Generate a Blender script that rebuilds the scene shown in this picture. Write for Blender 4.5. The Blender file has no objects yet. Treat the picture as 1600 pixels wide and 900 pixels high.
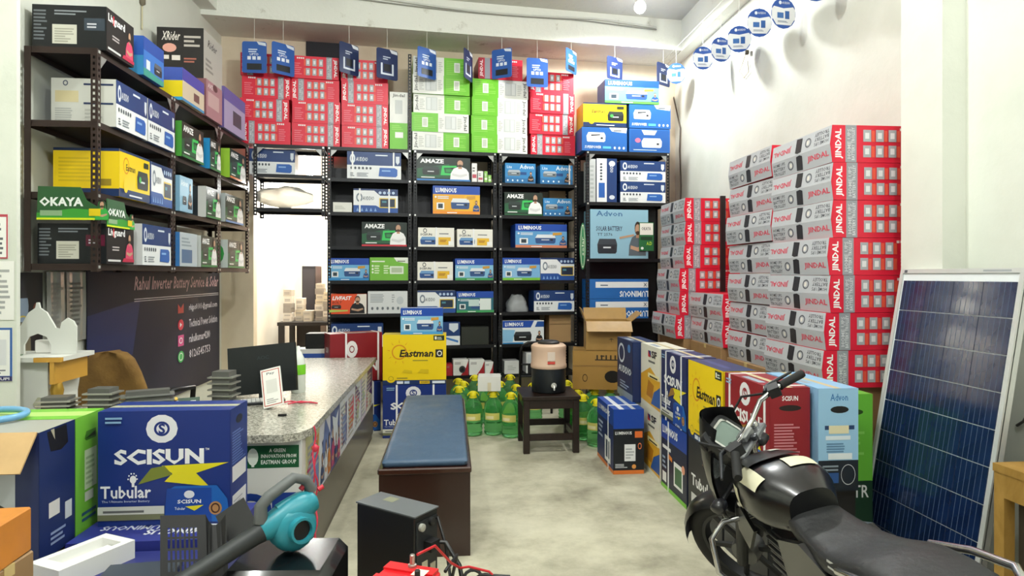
import bpy, math, random
from mathutils import Vector, Matrix, Euler
random.seed(7)
R = math.radians
U = 1.15                      # metres per layout unit
# ------------------------------------------------------------ camera (photo taken at chest height, phone held level)
FPX, HOR, CH = 1000.0, 430.0, 1.4
YAW = math.atan(0.095)
scene = bpy.context.scene
COL = scene.collection
cam = bpy.data.cameras.new('camera'); camo = bpy.data.objects.new('camera', cam); COL.objects.link(camo)
cam.sensor_width = 36.0; cam.lens = 36.0 * FPX / 1600; cam.shift_y = -(450 - HOR) / 1600
cam.clip_start = 0.05
camo.location = (0, 0, CH * U); camo.rotation_euler = (R(90), 0, -YAW)
scene.camera = camo
# ------------------------------------------------------------ light and exposure
w = bpy.data.worlds.new('world'); scene.world = w; w.use_nodes = True
w.node_tree.nodes['Background'].inputs[0].default_value = (0.95, 1.0, 1.0, 1)
w.node_tree.nodes['Background'].inputs[1].default_value = 0.55
vs = scene.view_settings
vs.view_transform = 'Standard'; vs.look = 'None'; vs.gamma = 1; vs.use_curve_mapping = False
vs.exposure = -0.7
BULB_W, TUBE_W, BACKROOM_W = 260, 250, 420

# ------------------------------------------------------------ helpers: materials
def lin(h):
    o = []
    for i in (0, 2, 4):
        c = int(h[i:i+2], 16) / 255
        o.append(c / 12.92 if c <= .04045 else ((c + .055) / 1.055) ** 2.4)
    return (*o, 1)
MATS = {}
def M(col, rough=.45, metal=0, kind='', **k):
    key = (col, rough, metal, kind)
    if key in MATS: return MATS[key]
    m = bpy.data.materials.new(kind + '_' + col if kind else 'paint_' + col); m.use_nodes = True
    nt = m.node_tree; b = nt.nodes['Principled BSDF']
    b.inputs['Base Color'].default_value = lin(col); b.inputs['Roughness'].default_value = rough
    b.inputs['Metallic'].default_value = metal
    def noise(scale, det=6, rgh=.6):
        tc = nt.nodes.new('ShaderNodeTexCoord'); n = nt.nodes.new('ShaderNodeTexNoise')
        n.inputs['Scale'].default_value = scale; n.inputs['Detail'].default_value = det; n.inputs['Roughness'].default_value = rgh
        nt.links.new(tc.outputs['Object'], n.inputs['Vector']); return n
    def ramp(n, stops):
        r = nt.nodes.new('ShaderNodeValToRGB'); e = r.color_ramp.elements
        for i, (p, c) in enumerate(stops):
            if i > 1: e.new(p)
            e[i].position = p; e[i].color = lin(c)
        nt.links.new(n.outputs['Fac'], r.inputs['Fac']); return r
    def bump(n, s, d=.01):
        bp = nt.nodes.new('ShaderNodeBump'); bp.inputs['Strength'].default_value = s; bp.inputs['Distance'].default_value = d
        nt.links.new(n.outputs['Fac'], bp.inputs['Height']); nt.links.new(bp.outputs[0], b.inputs['Normal'])
    if kind == 'carton':
        n = noise(9, 3)
        mx = nt.nodes.new('ShaderNodeMix'); mx.data_type = 'RGBA'; mx.blend_type = 'MULTIPLY'
        mx.inputs['Factor'].default_value = .35; mx.inputs['A'].default_value = lin(col)
        nt.links.new(ramp(n, [(.3, 'c8c8c8'), (.75, 'ffffff')]).outputs[0], mx.inputs['B'])
        nt.links.new(mx.outputs['Result'], b.inputs['Base Color']); bump(noise(5, 2), .25, .02)
    elif kind == 'silver':
        nt.links.new(ramp(noise(14, 8, .7), [(.3, '7f8088'), (.7, 'b9bac0')]).outputs[0], b.inputs['Base Color']); bump(noise(8, 2), .3, .02)
    elif kind == 'wall':
        nt.links.new(ramp(noise(1.3, 8, .62), [(.28, k.get('dark', col)), (.6, col)]).outputs[0], b.inputs['Base Color']); bump(noise(18, 6), .15, .01)
    elif kind == 'old':
        n = noise(3.2, 12, .72)
        nt.links.new(ramp(n, [(.24, '6a685e'), (.31, 'b9b6a8'), (.4, col), (1, col)]).outputs[0], b.inputs['Base Color']); bump(noise(11, 9, .7), .5, .02)
    elif kind == 'concrete':
        nt.links.new(ramp(noise(1.4, 14, .68), [(.28, '7c7766'), (.42, 'a6a18c'), (.55, 'c2bda7'), (.75, 'd6d1bc')]).outputs[0], b.inputs['Base Color'])
        nt.links.new(ramp(noise(2.3, 6), [(.3, 'b8b8b8'), (.7, 'e4e4e4')]).outputs[0], b.inputs['Roughness']); bump(noise(25, 6), .12, .01)
    elif kind == 'granite':
        nt.links.new(ramp(noise(75, 3, .8), [(.36, '5e5c54'), (.46, '98958a'), (.56, 'bab7aa'), (.66, 'd8d5c8')]).outputs[0], b.inputs['Base Color'])
    elif kind == 'cloth':
        nt.links.new(ramp(noise(7, 6), [(.3, k.get('dark', col)), (.65, col)]).outputs[0], b.inputs['Base Color']); bump(noise(60, 3), .3, .01)
    elif kind == 'leather':
        bump(noise(9, 5), .25, .02); 
        nt.links.new(ramp(noise(5, 6), [(.3, 'a8a8a8'), (.7, 'd0d0d0')]).outputs[0], b.inputs['Roughness'])
    elif kind == 'wood':
        n = noise(3, 8); n.inputs['Distortion'].default_value = 3
        nt.links.new(ramp(n, [(.3, k.get('dark', col)), (.65, col)]).outputs[0], b.inputs['Base Color'])
    elif kind == 'glass':
        b.inputs['Transmission Weight'].default_value = k.get('trans', .8); b.inputs['IOR'].default_value = k.get('ior', 1.2)
        b.inputs['Alpha'].default_value = k.get('alpha', 1)
    elif kind == 'lamp':
        b.inputs['Emission Color'].default_value = lin(col); b.inputs['Emission Strength'].default_value = k.get('em', 12)
    elif kind == 'cell':
        n = noise(6, 2); nt.links.new(ramp(n, [(.3, '0d1c3c'), (.7, '15294f')]).outputs[0], b.inputs['Base Color'])
        b.inputs['Coat Weight'].default_value = .35; b.inputs['Coat Roughness'].default_value = .08
    elif kind == 'gloss':
        b.inputs['Coat Weight'].default_value = .35; b.inputs['Coat Roughness'].default_value = .12
    MATS[key] = m; return m
def C(c): return M(c, .42)                       # print colour
def CT(c): return M(c, .42, 0, 'carton')         # carton board

# ------------------------------------------------------------ helpers: geometry
class MB:
    def __init__(s): s.v = []; s.f = []; s.m = []; s.ms = []
    def mi(s, m):
        if m not in s.ms: s.ms.append(m)
        return s.ms.index(m)
    def add(s, vs, fs, m, T=None):
        o = len(s.v); i = s.mi(m)
        s.v += [tuple(T @ Vector(v)) if T else tuple(v) for v in vs]
        for f in fs: s.f.append(tuple(o + k for k in f)); s.m.append(i)
        return s
    def box(s, x0, x1, y0, y1, z0, z1, m, T=None):
        vs = [(x, y, z) for z in (z0, z1) for y in (y0, y1) for x in (x0, x1)]
        return s.add(vs, [(0, 2, 3, 1), (4, 5, 7, 6), (0, 1, 5, 4), (2, 6, 7, 3), (0, 4, 6, 2), (1, 3, 7, 5)], m, T)
    def cbox(s, w, d, h, m, b=.004, c=(0, 0, 0)):
        # bevelled box, base centre at c
        b = min(b, w / 4, d / 4, h / 4); vs = []
        X, Y = w / 2, d / 2
        for sz in (0, 1):
            for sy in (-1, 1):
                for sx in (-1, 1):
                    for k in range(3):
                        x = sx * (X - (b if k != 0 else 0)); y = sy * (Y - (b if k != 1 else 0))
                        z = (0 if sz == 0 else h) + (1 if sz == 0 else -1) * (b if k != 2 else 0)
                        vs.append((x + c[0], y + c[1], z + c[2]))
        def i(sx, sy, sz, k): return ((sz * 2 + sy) * 2 + sx) * 3 + k
        fs = []
        for q in (0, 1):
            fs.append([i(q, 0, 0, 0), i(q, 1, 0, 0), i(q, 1, 1, 0), i(q, 0, 1, 0)])
            fs.append([i(0, q, 0, 1), i(1, q, 0, 1), i(1, q, 1, 1), i(0, q, 1, 1)])
            fs.append([i(0, 0, q, 2), i(1, 0, q, 2), i(1, 1, q, 2), i(0, 1, q, 2)])
        for p in (0, 1):
            for q in (0, 1):
                fs.append([i(p, q, 0, 0), i(p, q, 0, 1), i(p, q, 1, 1), i(p, q, 1, 0)])
                fs.append([i(p, 0, q, 0), i(p, 0, q, 2), i(p, 1, q, 2), i(p, 1, q, 0)])
                fs.append([i(0, p, q, 1), i(0, p, q, 2), i(1, p, q, 2), i(1, p, q, 1)])
                for r in (0, 1): fs.append([i(p, q, r, 0), i(p, q, r, 1), i(p, q, r, 2)])
        return s.add(vs, fs, m)
    def lathe(s, prof, m, n=24, c=(0, 0, 0), T=None, cap=True):
        vs = []; fs = []
        for (r, z) in prof:
            for k in range(n):
                a = 2 * math.pi * k / n; vs.append((c[0] + r * math.cos(a), c[1] + r * math.sin(a), c[2] + z))
        for j in range(len(prof) - 1):
            for k in range(n):
                k2 = (k + 1) % n; fs.append((j * n + k, j * n + k2, (j + 1) * n + k2, (j + 1) * n + k))
        if cap:
            fs.append(tuple(range(n - 1, -1, -1))); fs.append(tuple((len(prof) - 1) * n + k for k in range(n)))
        return s.add(vs, fs, m, T)
    def tube(s, path, r, m, n=8, closed=False, T=None):
        P = [Vector(p) for p in path]; N = len(P); vs = []; fs = []; up = None
        rs = r if isinstance(r, (list, tuple)) else [r] * N
        for j in range(N):
            a = P[j - 1] if (j or closed) else P[j]; b = P[(j + 1) % N] if (j < N - 1 or closed) else P[j]
            t = (b - a).normalized()
            if up is None:
                up = Vector((0, 0, 1)) if abs(t.z) < .9 else Vector((1, 0, 0))
            x = t.cross(up)
            if x.length < 1e-6: x = t.orthogonal()
            x.normalize(); y = x.cross(t).normalized(); up = y
            for k in range(n):
                an = 2 * math.pi * k / n; vs.append(P[j] + (x * math.cos(an) + y * math.sin(an)) * rs[j])
        for j in range(N if closed else N - 1):
            j2 = (j + 1) % N
            for k in range(n):
                k2 = (k + 1) % n; fs.append((j * n + k, j * n + k2, j2 * n + k2, j2 * n + k))
        if not closed: fs.append(tuple(range(n - 1, -1, -1))); fs.append(tuple((N - 1) * n + k for k in range(n)))
        return s.add(vs, fs, m, T)
    def loft(s, rings, m, closed=True, cap=True, T=None):
        n = len(rings[0]); vs = [p for r in rings for p in r]; fs = []
        for j in range(len(rings) - 1):
            for k in range(n if closed else n - 1):
                k2 = (k + 1) % n; fs.append((j * n + k, j * n + k2, (j + 1) * n + k2, (j + 1) * n + k))
        if cap and closed: fs.append(tuple(range(n - 1, -1, -1))); fs.append(tuple((len(rings) - 1) * n + k for k in range(n)))
        return s.add(vs, fs, m, T)
    def prism(s, pts, y0, y1, m, T=None):
        # outline in x,z extruded along y
        n = len(pts); vs = [(x, y0, z) for x, z in pts] + [(x, y1, z) for x, z in pts]
        fs = [tuple(range(n)), tuple(range(2 * n - 1, n - 1, -1))] + [(k, k + n, (k + 1) % n + n, (k + 1) % n) for k in range(n)]
        return s.add(vs, fs, m, T)
    def build(s, name, parent=None, loc=(0, 0, 0), rot=(0, 0, 0), smooth=None, fix=False):
        me = bpy.data.meshes.new(name); me.from_pydata([(a * U, b * U, c * U) for a, b, c in s.v], [], s.f)
        for m in s.ms: me.materials.append(m)
        me.polygons.foreach_set('material_index', s.m)
        if fix:
            import bmesh
            bm = bmesh.new(); bm.from_mesh(me); bmesh.ops.recalc_face_normals(bm, faces=bm.faces); bm.to_mesh(me); bm.free()
        if smooth:
            me.shade_smooth(); me.set_sharp_from_angle(angle=R(smooth))
        me.update(); o = bpy.data.objects.new(name, me); return put(o, parent, loc, rot)
def put(o, parent=None, loc=(0, 0, 0), rot=(0, 0, 0)):
    COL.objects.link(o); o.parent = parent
    o.location = tuple(c * U for c in loc); o.rotation_euler = rot; return o
def tag(o, label, cat, group=None):
    o['label'] = label; o['category'] = cat
    if group: o['group'] = group
    return o
def thing(name, label, cat, loc=(0, 0, 0), rot=(0, 0, 0), group=None):
    return tag(put(bpy.data.objects.new(name, None), None, loc, rot), label, cat, group)
def struct(o): o['kind'] = 'structure'; return o
def dup(o, parent=None, loc=None, rot=None, label=None):
    c = o.copy(); COL.objects.link(c)
    if parent: c.parent = parent
    if loc: c.location = tuple(q * U for q in loc)
    if rot: c.rotation_euler = rot
    if label: c['label'] = label
    for ch in [x for x in o.children]: dup(ch, c)
    return c
# pixel -> direction; the distance always comes from a plane the thing stands on or against
_F = Vector((math.sin(YAW), math.cos(YAW), 0)); _R = Vector((math.cos(YAW), -math.sin(YAW), 0))
def ray(x, y): return _F + _R * ((x - 800) / FPX) + Vector((0, 0, (HOR - y) / FPX))
def onz(x, y, z): r = ray(x, y); t = (z - CH) / r.z; return (r.x * t, r.y * t, z)
def onY(x, y, Y): r = ray(x, y); t = Y / r.y; return (r.x * t, Y, CH + r.z * t)
def onX(x, y, X): r = ray(x, y); t = X / r.x; return (X, r.y * t, CH + r.z * t)
class Plane:                                     # an upright plane: origin, direction angle; front faces the room
    def __init__(s, ox, oy, deg):
        s.o = (ox, oy); s.t = R(deg); s.W = (math.cos(s.t), math.sin(s.t)); s.N = (math.sin(s.t), -math.cos(s.t))
    def hit(s, x, y, n=0):
        r = ray(x, y); ox, oy = s.o[0] + s.N[0] * n, s.o[1] + s.N[1] * n
        det = -r.x * s.W[1] + r.y * s.W[0]                    # k*r - q*W = o
        k = (-ox * s.W[1] + oy * s.W[0]) / det; q = (r.x * oy - r.y * ox) / det * 1
        q = (k * r.x - ox) * s.W[0] + (k * r.y - oy) * s.W[1]
        return q, CH + r.z * k
    def pt(s, q, n, z=0): return (s.o[0] + s.W[0] * q + s.N[0] * n, s.o[1] + s.W[1] * q + s.N[1] * n, z)

# ------------------------------------------------------------ helpers: flat print (lettering, pictures on cartons)
_TX = {}
def textgeo(t, bold, sh):
    k = (t, bold, sh)
    if k in _TX: return _TX[k]
    cu = bpy.data.curves.new('lettering', 'FONT'); cu.body = t; cu.resolution_u = 1 if len(t) > 4 else 3; cu.offset = bold; cu.shear = sh; cu.fill_mode = 'FRONT'
    ob = bpy.data.objects.new('lettering', cu); me = bpy.data.meshes.new_from_object(ob)
    vs = [(v.co.x, v.co.y) for v in me.vertices]; fs = [tuple(p.vertices) for p in me.polygons]
    bpy.data.objects.remove(ob); bpy.data.meshes.remove(me); bpy.data.curves.remove(cu)
    if vs:
        x0 = min(v[0] for v in vs); x1 = max(v[0] for v in vs); y0 = min(v[1] for v in vs); y1 = max(v[1] for v in vs)
        vs = [((a - x0) / (x1 - x0 + 1e-9), (b - y0) / (y1 - y0 + 1e-9)) for a, b in vs]
    _TX[k] = (vs, fs); return _TX[k]
def ell(x0, y0, x1, y1, n=14, a0=0, a1=360):
    cx, cy, rx, ry = (x0 + x1) / 2, (y0 + y1) / 2, (x1 - x0) / 2, (y1 - y0) / 2
    full = abs(a1 - a0) >= 360
    return [(cx + rx * math.cos(R(a0 + (a1 - a0) * k / (n if full else n - 1))), cy + ry * math.sin(R(a0 + (a1 - a0) * k / (n if full else n - 1)))) for k in range(n)]
def decals(mb, frame, items, eps=.0006, n0=1):
    """items in face coordinates 0..1; frame = (origin, U vector, V vector)"""
    O, Uv, Vv = (Vector(a) for a in frame); N = Uv.cross(Vv).normalized(); L = [n0]
    def P(u, v): return O + Uv * u + Vv * v + N * eps * L[0]
    def poly(pts, c): mb.add([P(*p) for p in pts], [tuple(range(len(pts)))], C(c)); L[0] += .35
    for it in items:
        k = it[0]
        if k == 'r': poly([(it[1], it[2]), (it[3], it[2]), (it[3], it[4]), (it[1], it[4])], it[5])
        elif k == 'p': poly(it[1], it[2])
        elif k == 'c': poly(ell(*it[1:5]), it[5])
        elif k == 'o':
            o = ell(*it[1:5], 20); th = it[6]; cx, cy = (it[1] + it[3]) / 2, (it[2] + it[4]) / 2
            i = [(cx + (a - cx) * (1 - th), cy + (b - cy) * (1 - th)) for a, b in o]
            mb.add([P(*p) for p in o + i], [(q, (q + 1) % 20, 20 + (q + 1) % 20, 20 + q) for q in range(20)], C(it[5])); L[0] += .35
        elif k == 't':
            _, t, x0, y0, x1, y1, c = it[:7]; op = it[7] if len(it) > 7 else {}
            vs, fs = textgeo(t, op.get('b', .012), op.get('i', 0)); rot = op.get('rot', 0)
            f = {0: lambda a, b: (a, b), 90: lambda a, b: (1 - b, a), -90: lambda a, b: (b, 1 - a), 180: lambda a, b: (1 - a, 1 - b)}[rot]
            mb.add([P(x0 + (x1 - x0) * f(a, b)[0], y0 + (y1 - y0) * f(a, b)[1]) for a, b in vs], fs, C(c)); L[0] += .35
        elif k == 'l':
            _, x0, y0, x1, y1, n, c = it; h = (y1 - y0) / n; rr = random.Random(n * 7 + int(x0 * 99))
            for q in range(n):
                e = x0 + (x1 - x0) * rr.uniform(.55, 1); b = y0 + h * q
                mb.add([P(x0, b), P(e, b), P(e, b + h * .5), P(x0, b + h * .5)], [(0, 1, 2, 3)], C(c))
            L[0] += .35
        elif k == 'm':                              # small printed person
            _, x0, y0, x1, y1, c = it; W, Hh = x1 - x0, y1 - y0
            q = lambda pts: [(x0 + W * a, y0 + Hh * b) for a, b in pts]
            poly(q([(0, 0), (1, 0), (.98, .35), (.85, .52), (.65, .6), (.38, .6), (.18, .52), (.03, .3)]), c)
            poly(q([(.42, .52), (.62, .52), (.6, .68), (.44, .68)]), 'b98a6c')
            poly(q(ell(.34, .6, .7, 1)), '2a2020'); poly(q(ell(.37, .62, .67, .92)), 'c39a7e'); poly(q(ell(.40, .61, .64, .72)), '4a3328')
            poly(q([(.1, .2), (.55, .12), (.9, .22), (.88, .3), (.5, .24), (.12, .3)]), 'c39a7e' if c != 'f4f4f4' else 'dcdcdc')
        elif k == 'd':                              # printed box-shaped inverter
            _, x0, y0, x1, y1, ct, cf = it; W, Hh = x1 - x0, y1 - y0
            q = lambda pts: [(x0 + W * a, y0 + Hh * b) for a, b in pts]
            poly(q([(0, .62), (.1, 1), (.92, 1), (1, .66), (.97, .6)]), ct); poly(q([(.02, .12), (.06, 0), (.92, 0), (.98, .12), (1, .62), (0, .62)]), cf)
            poly(q([(.3, .36), (.68, .36), (.68, .46), (.3, .46)]), 'd8dce0'); poly(q([(.74, .3), (.86, .3), (.86, .5), (.74, .5)]), '20242c')
def frames(w, d, h):
    X, Y = w / 2, d / 2
    return {'front': ((-X, -Y, 0), (w, 0, 0), (0, 0, h)), 'right': ((X, -Y, 0), (0, d, 0), (0, 0, h)),
            'left': ((-X, Y, 0), (0, -d, 0), (0, 0, h)), 'back': ((X, Y, 0), (-w, 0, 0), (0, 0, h)),
            'top': ((-X, -Y, h), (w, 0, 0), (0, d, 0))}
def carton(name, label, cat, size, loc, rz, col, prints, group=None, straps=(), bev=.004, crease=None, tape=None):
    w, d, h = size; mb = MB()
    if crease:                                    # long sides bulge outwards along a mid-height crease
        X, Y, c = w / 2, d / 2, crease
        vs = []
        for z, e in ((0, 0), (h / 2, c), (h, 0)): vs += [(-X - e, -Y, z), (X + e, -Y, z), (X + e, Y, z), (-X - e, Y, z)]
        fs = [(3, 2, 1, 0), (8, 9, 10, 11)]
        for j in (0, 4):
            for k in range(4): fs.append((j + k, j + (k + 1) % 4, j + 4 + (k + 1) % 4, j + 4 + k))
        mb.add(vs, fs, CT(col))
    else: mb.cbox(w, d, h, CT(col), bev)
    o = tag(mb.build(name, None, loc, (0, 0, rz)), label, cat, group)
    fr = frames(w, d, h)
    if crease:
        c = crease
        fr['left_low'] = ((-w/2, d/2, 0), (0, -d, 0), (-c, 0, h/2)); fr['left_up'] = ((-w/2 - c, d/2, h/2), (0, -d, 0), (c, 0, h/2))
    for f, items in prints.items():
        if not items: continue
        if not (items[0][0] == 'r' and items[0][1:5] == (0, 0, 1, 1)): items = [('r', 0, 0, 1, 1, col)] + list(items)
        m = MB(); decals(m, fr[f], items); m.build('printed_panel', o)
    if tape:
        m = MB(); m.box(-w/2 - .001, w/2 + .001, -.02, .02, h - .03, h + .0006, C(tape)); m.build('packing_tape', o)
    for u in straps:
        x = -w / 2 + u * w; m = MB(); s = .008; t = .003
        for a, b, cc, dd in ((-d/2 - t, -d/2, 0, h + t), (d/2, d/2 + t, 0, h + t), (-d/2 - t, d/2 + t, h, h + t)): m.box(x - s, x + s, a, b, cc, dd, C('f2f2f2'))
        m.build('plastic_strap', o)
    return o
# ------------------------------------------------------------ printed designs (face coordinates 0..1)
def d_lum(body='6fb1dc', strip='2f86c4', man=True, lo=None):
    b = [('r', 0, 0, 1, .7, body), ('r', 0, .7, 1, 1, '1448a8'), ('t', 'LUMINOUS', .06, .76, .5, .93, 'ffffff', {'b': .03}),
         ('p', [(0, .1), (.45, .1), (.7, .7), (0, .7)], lo or body), ('d', .38, .18, .78, .56, 'e4e8ec', '2c4f86'), ('r', .08, .16, .24, .4, 'f4f4f4'), ('r', .11, .2, .21, .36, '30404c'),
         ('c', .04, .56, .08, .64, 'f0f4f8'), ('l', .1, .54, .34, .66, 2, 'e8eef4'), ('r', 0, 0, 1, .11, strip), ('l', .3, .03, .6, .09, 1, 'f8f8f8')]
    b += [('p', [(.72, .52), (.9, .56), (.9, .66), (.72, .64)], 'd09a3c')]
    if man: b += [('m', .85, .1, .99, .5, '26508c' if body != '3c9ad0' else 'e8e8e8')]
    return b
def d_aud(t='AUDDIO'):
    return [('r', 0, 0, 1, 1, 'e9ecee'), ('r', 0, .5, 1, 1, '163a74'), ('c', .05, .56, .15, .92, 'dfe6ee'), ('c', .075, .64, .125, .84, '163a74'), ('t', t, .16, .64, .38, .8, 'e8eef4', {'i': .2}),
            ('l', .52, .86, .8, .95, 1, 'dfe8f2'), ('p', [(.9, .86), (.97, .86), (.97, .64), (.935, .54), (.9, .64)], 'd6dee8')] + \
           [('c', .06 + .07 * k, .34, .1 + .07 * k, .44, '3c4450') for k in range(6)] + \
           [('l', .06, .08, .14, .24, 3, '606870'), ('l', .18, .08, .42, .24, 3, '8a929a'), ('p', [(.58, .1), (.9, .08), (.93, .14), (.93, .36), (.88, .42), (.6, .42)], '2460b4'), ('r', .64, .28, .8, .33, '8ab4e4')]
def d_aud2(t='AUDDIO'):
    return [('r', 0, 0, 1, 1, 'eceef0'), ('p', [(0, 0), (1, 0), (1, .2), (.6, .2), (.5, .3), (0, .3)], '1d4f9c'), ('p', [(.42, 1), (1, 1), (1, .72), (.6, .72), (.52, .84)], '173468'), ('r', 0, .93, 1, 1, '173468'),
            ('o', .06, .44, .2, .82, '7d8894', .4), ('t', t, .2, .52, .46, .68, '4c5660', {'i': .2}), ('r', .58, .2, .95, .62, 'e2c450'), ('r', .6, .24, .93, .58, '1c2c44'), ('r', .64, .42, .74, .5, '4c8a9a')] + \
           [('p', [(.06 + .1 * k, .05), (.12 + .1 * k, .05), (.09 + .1 * k, .2)], '7fa8dc') for k in range(5)] + [('c', .56 + .1 * k, .78, .63 + .1 * k, .9, 'b8cce8') for k in range(4)]
def d_amaze(strip='247a3c'):
    return [('r', 0, 0, 1, 1, '12261e'), ('p', [(0, .12), (.7, .12), (.6, .72), (0, .5)], '1d5a38'), ('t', 'AMAZE', .06, .74, .5, .92, 'ffffff', {'b': .035}),
            ('p', [(.44, .24), (.72, .24), (.72, .32), (.52, .34), (.5, .56), (.74, .58), (.74, .66), (.47, .64)], '35c45c'), ('p', [(.54, .38), (.72, .38), (.72, .5), (.54, .5)], '2a8c48'),
            ('d', .1, .24, .42, .6, '2c3a38', '1a2624'), ('l', .08, .12, .5, .2, 1, 'e8f0e8'), ('m', .62, .05, .98, .97, 'f4f4f4'), ('r', 0, 0, 1, .07, strip)]
def d_advon():
    return [('r', 0, 0, 1, 1, '2f84c0'), ('p', [(0, 0), (1, 0), (1, .22), (0, .3)], '2a70a8'), ('t', 'Advon', .48, .72, .94, .94, 'eaf4fc'), ('t', 'Lite', .06, .74, .22, .88, 'd0e6f6'), ('d', .08, .36, .5, .66, 'aab4bc', '6c7880'),
            ('r', .5, .42, .7, .56, '1c4a86'), ('m', .74, .08, .94, .6, '1b1f26')] + [('c', .06 + .16 * k, .08, .11 + .16 * k, .18, 'd8ecf8') for k in range(4)]
def d_tes():
    return [('r', 0, 0, 1, 1, 'efece2'), ('o', .14, .72, .24, .96, '40444c', .35), ('t', 'SCISUN', .06, .58, .38, .7, '40444c', {'b': .03}), ('l', .58, .66, .92, .76, 1, '70747a'), ('d', .06, .12, .5, .52, '6c9ac8', '27508e'),
            ('r', .56, .1, .9, .5, 'e8b830'), ('l', .6, .26, .84, .4, 2, '9c5a14'), ('r', .84, .08, .98, .3, 'f4f4f0')]
def d_livfast():
    return [('r', 0, 0, 1, 1, 'e8542a'), ('p', [(.55, 0), (1, 0), (1, 1), (.75, 1)], 'efe6dc'), ('t', 'LIVFAST', .08, .7, .6, .9, 'ffffff', {'i': .25, 'b': .03}), ('t', 'BOLT', .08, .52, .34, .64, '5a1c10', {'i': .2}),
            ('d', .06, .26, .32, .46, '4a4038', '2c2622'), ('p', [(0, .08), (.5, .14), (.5, .2), (0, .22)], 'b8c860'), ('m', .55, .02, .95, .92, '17181c')]
def d_plain():
    return [('r', 0, 0, 1, 1, 'dcdfe0'), ('l', .06, .5, .5, .9, 6, '9aa0a4'), ('c', .72, .4, .9, .76, 'c2c8cc'), ('l', .6, .5, .68, .9, 4, 'a4aaae')] + [('c', .08 + .13 * k, .16, .14 + .13 * k, .3, '6a7278') for k in range(6)]
def d_green():
    return [('r', 0, 0, 1, 1, '76b83c'), ('p', [(.62, 1), (.7, .82), (1, .74), (1, 1)], 'ecf0e4'), ('l', .05, .8, .5, .9, 1, 'f4f8ec'), ('l', .12, .3, .3, .7, 4, 'dcecc4'), ('l', .36, .3, .52, .7, 4, 'dcecc4'),
            ('r', .52, .28, .88, .62, 'e4ecdc'), ('r', .56, .34, .84, .56, 'b4c4a4'), ('l', .72, .82, .94, .9, 1, '6a7258')] + [('c', .05, .3 + .14 * k, .1, .4 + .14 * k, 'f0f6e4') for k in range(3)]
def d_east():
    return [('r', 0, 0, 1, 1, 'f2ce10'), ('r', 0, 0, 1, .18, '16305e'), ('r', 0, .95, 1, 1, '16305e'), ('o', .12, .5, .3, .86, 'e0921c', .18), ('t', 'Eastman', .2, .58, .5, .72, '2a2418', {'i': .15}), ('d', .56, .26, .94, .66, '2c3430', '1a201e'),
            ('c', .62, .4, .7, .54, '46b450'), ('c', .12, .1, .26, .4, 'f2ce10'), ('l', .3, .05, .9, .12, 1, 'e8e8f0'), ('r', .78, .76, .94, .88, '26301c')]
def d_super():
    return [('r', 0, 0, 1, 1, '2163b0'), ('p', [(.6, 1), (.66, .84), (.98, .78), (1, 1)], 'e8ecf0'), ('l', .7, .85, .94, .93, 1, '4a525c'), ('d', .1, .38, .52, .78, 'ffffff', 'e4e8ec'), ('p', [(.2, .62), (.4, .66), (.4, .7), (.2, .68)], '202830'),
            ('t', 'SUPERPOWER', .06, .1, .42, .22, 'f0f4f8', {'i': .15}), ('r', .46, .1, .64, .2, '58b8e4')] + [('c', .7 + .1 * k, .08, .75 + .1 * k, .2, 'd0e0f0') for k in range(3)]
def d_livg(front):
    if front: return [('r', 0, 0, 1, 1, '1a1416'), ('t', 'Livguard', .06, .66, .66, .9, 'f4f4f4', {'b': .03}), ('r', .23, .68, .265, .9, 'd82c3c'), ('l', .2, .34, .5, .48, 2, 'b8b0b0'), ('m', .68, .12, .97, .84, 'd8466c'), ('l', .04, .06, .6, .16, 1, 'd8d8d8'), ('p', [(.55, .06), (1, .06), (1, .14), (.6, .16)], 'c02c4c')]
    return [('r', 0, 0, 1, 1, '15181c'), ('l', .02, .2, .2, .92, 9, '6c7278'), ('r', .27, .12, .6, .56, 'd4d2c4'), ('l', .3, .16, .56, .5, 6, 'a8a698'), ('r', .7, .44, .98, .72, '5c1430' if front is None else '3a4450'), ('l', .74, .5, .94, .64, 2, 'd0d0d8'), ('l', .3, .78, .8, .92, 2, '8a9096')]
def d_jred(flip=False, six=True, dark=False):
    f = (lambda a: 1 - a) if flip else (lambda a: a)
    def rr(a, b, c, d, col): return ('r', min(f(a), f(c)), b, max(f(a), f(c)), d, col)
    red = 'a8182c' if dark else 'e01f3c'
    o = [('r', 0, 0, 1, 1, red), rr(.14, 0, .26, 1, '9a9ca4')]
    x0, x1 = sorted((f(.03), f(.115))); o += [('t', 'JINDAL', x0, .1, x1, .9, 'ffffff', {'rot': -90 if flip else 90, 'b': .03})]
    x0, x1 = sorted((f(.16), f(.24))); o += [('t', 'HOME UPS', x0, .1, x1 - .04, .9, 'd8d8dc', {'rot': -90 if flip else 90}), ('t', 'BATTERY TROLLEY', x0 + .045, .06, x1, .94, 'e4e4e8', {'rot': -90 if flip else 90})]
    for k in range(3):
        for j in range(2):
            a = .33 + .135 * k; b = .14 + .42 * j
            o += [rr(a, b, a + .085, b + .32, 'aeb0b6'), rr(a + .02, b + .08, a + .065, b + .24, 'e8e8ea'), rr(a + .09, b, a + .125, b + .3, 'ee5a44')]
        
    for k in range(4): o += [rr(.72 + .04 * k, .86, .75 + .04 * k, .93, 'f6e4e4')]
    x0, x1 = sorted((f(.76), f(.95))); o += [('l', x0, .16, x1, .72, 6, 'ec7080')]
    return o
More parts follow.
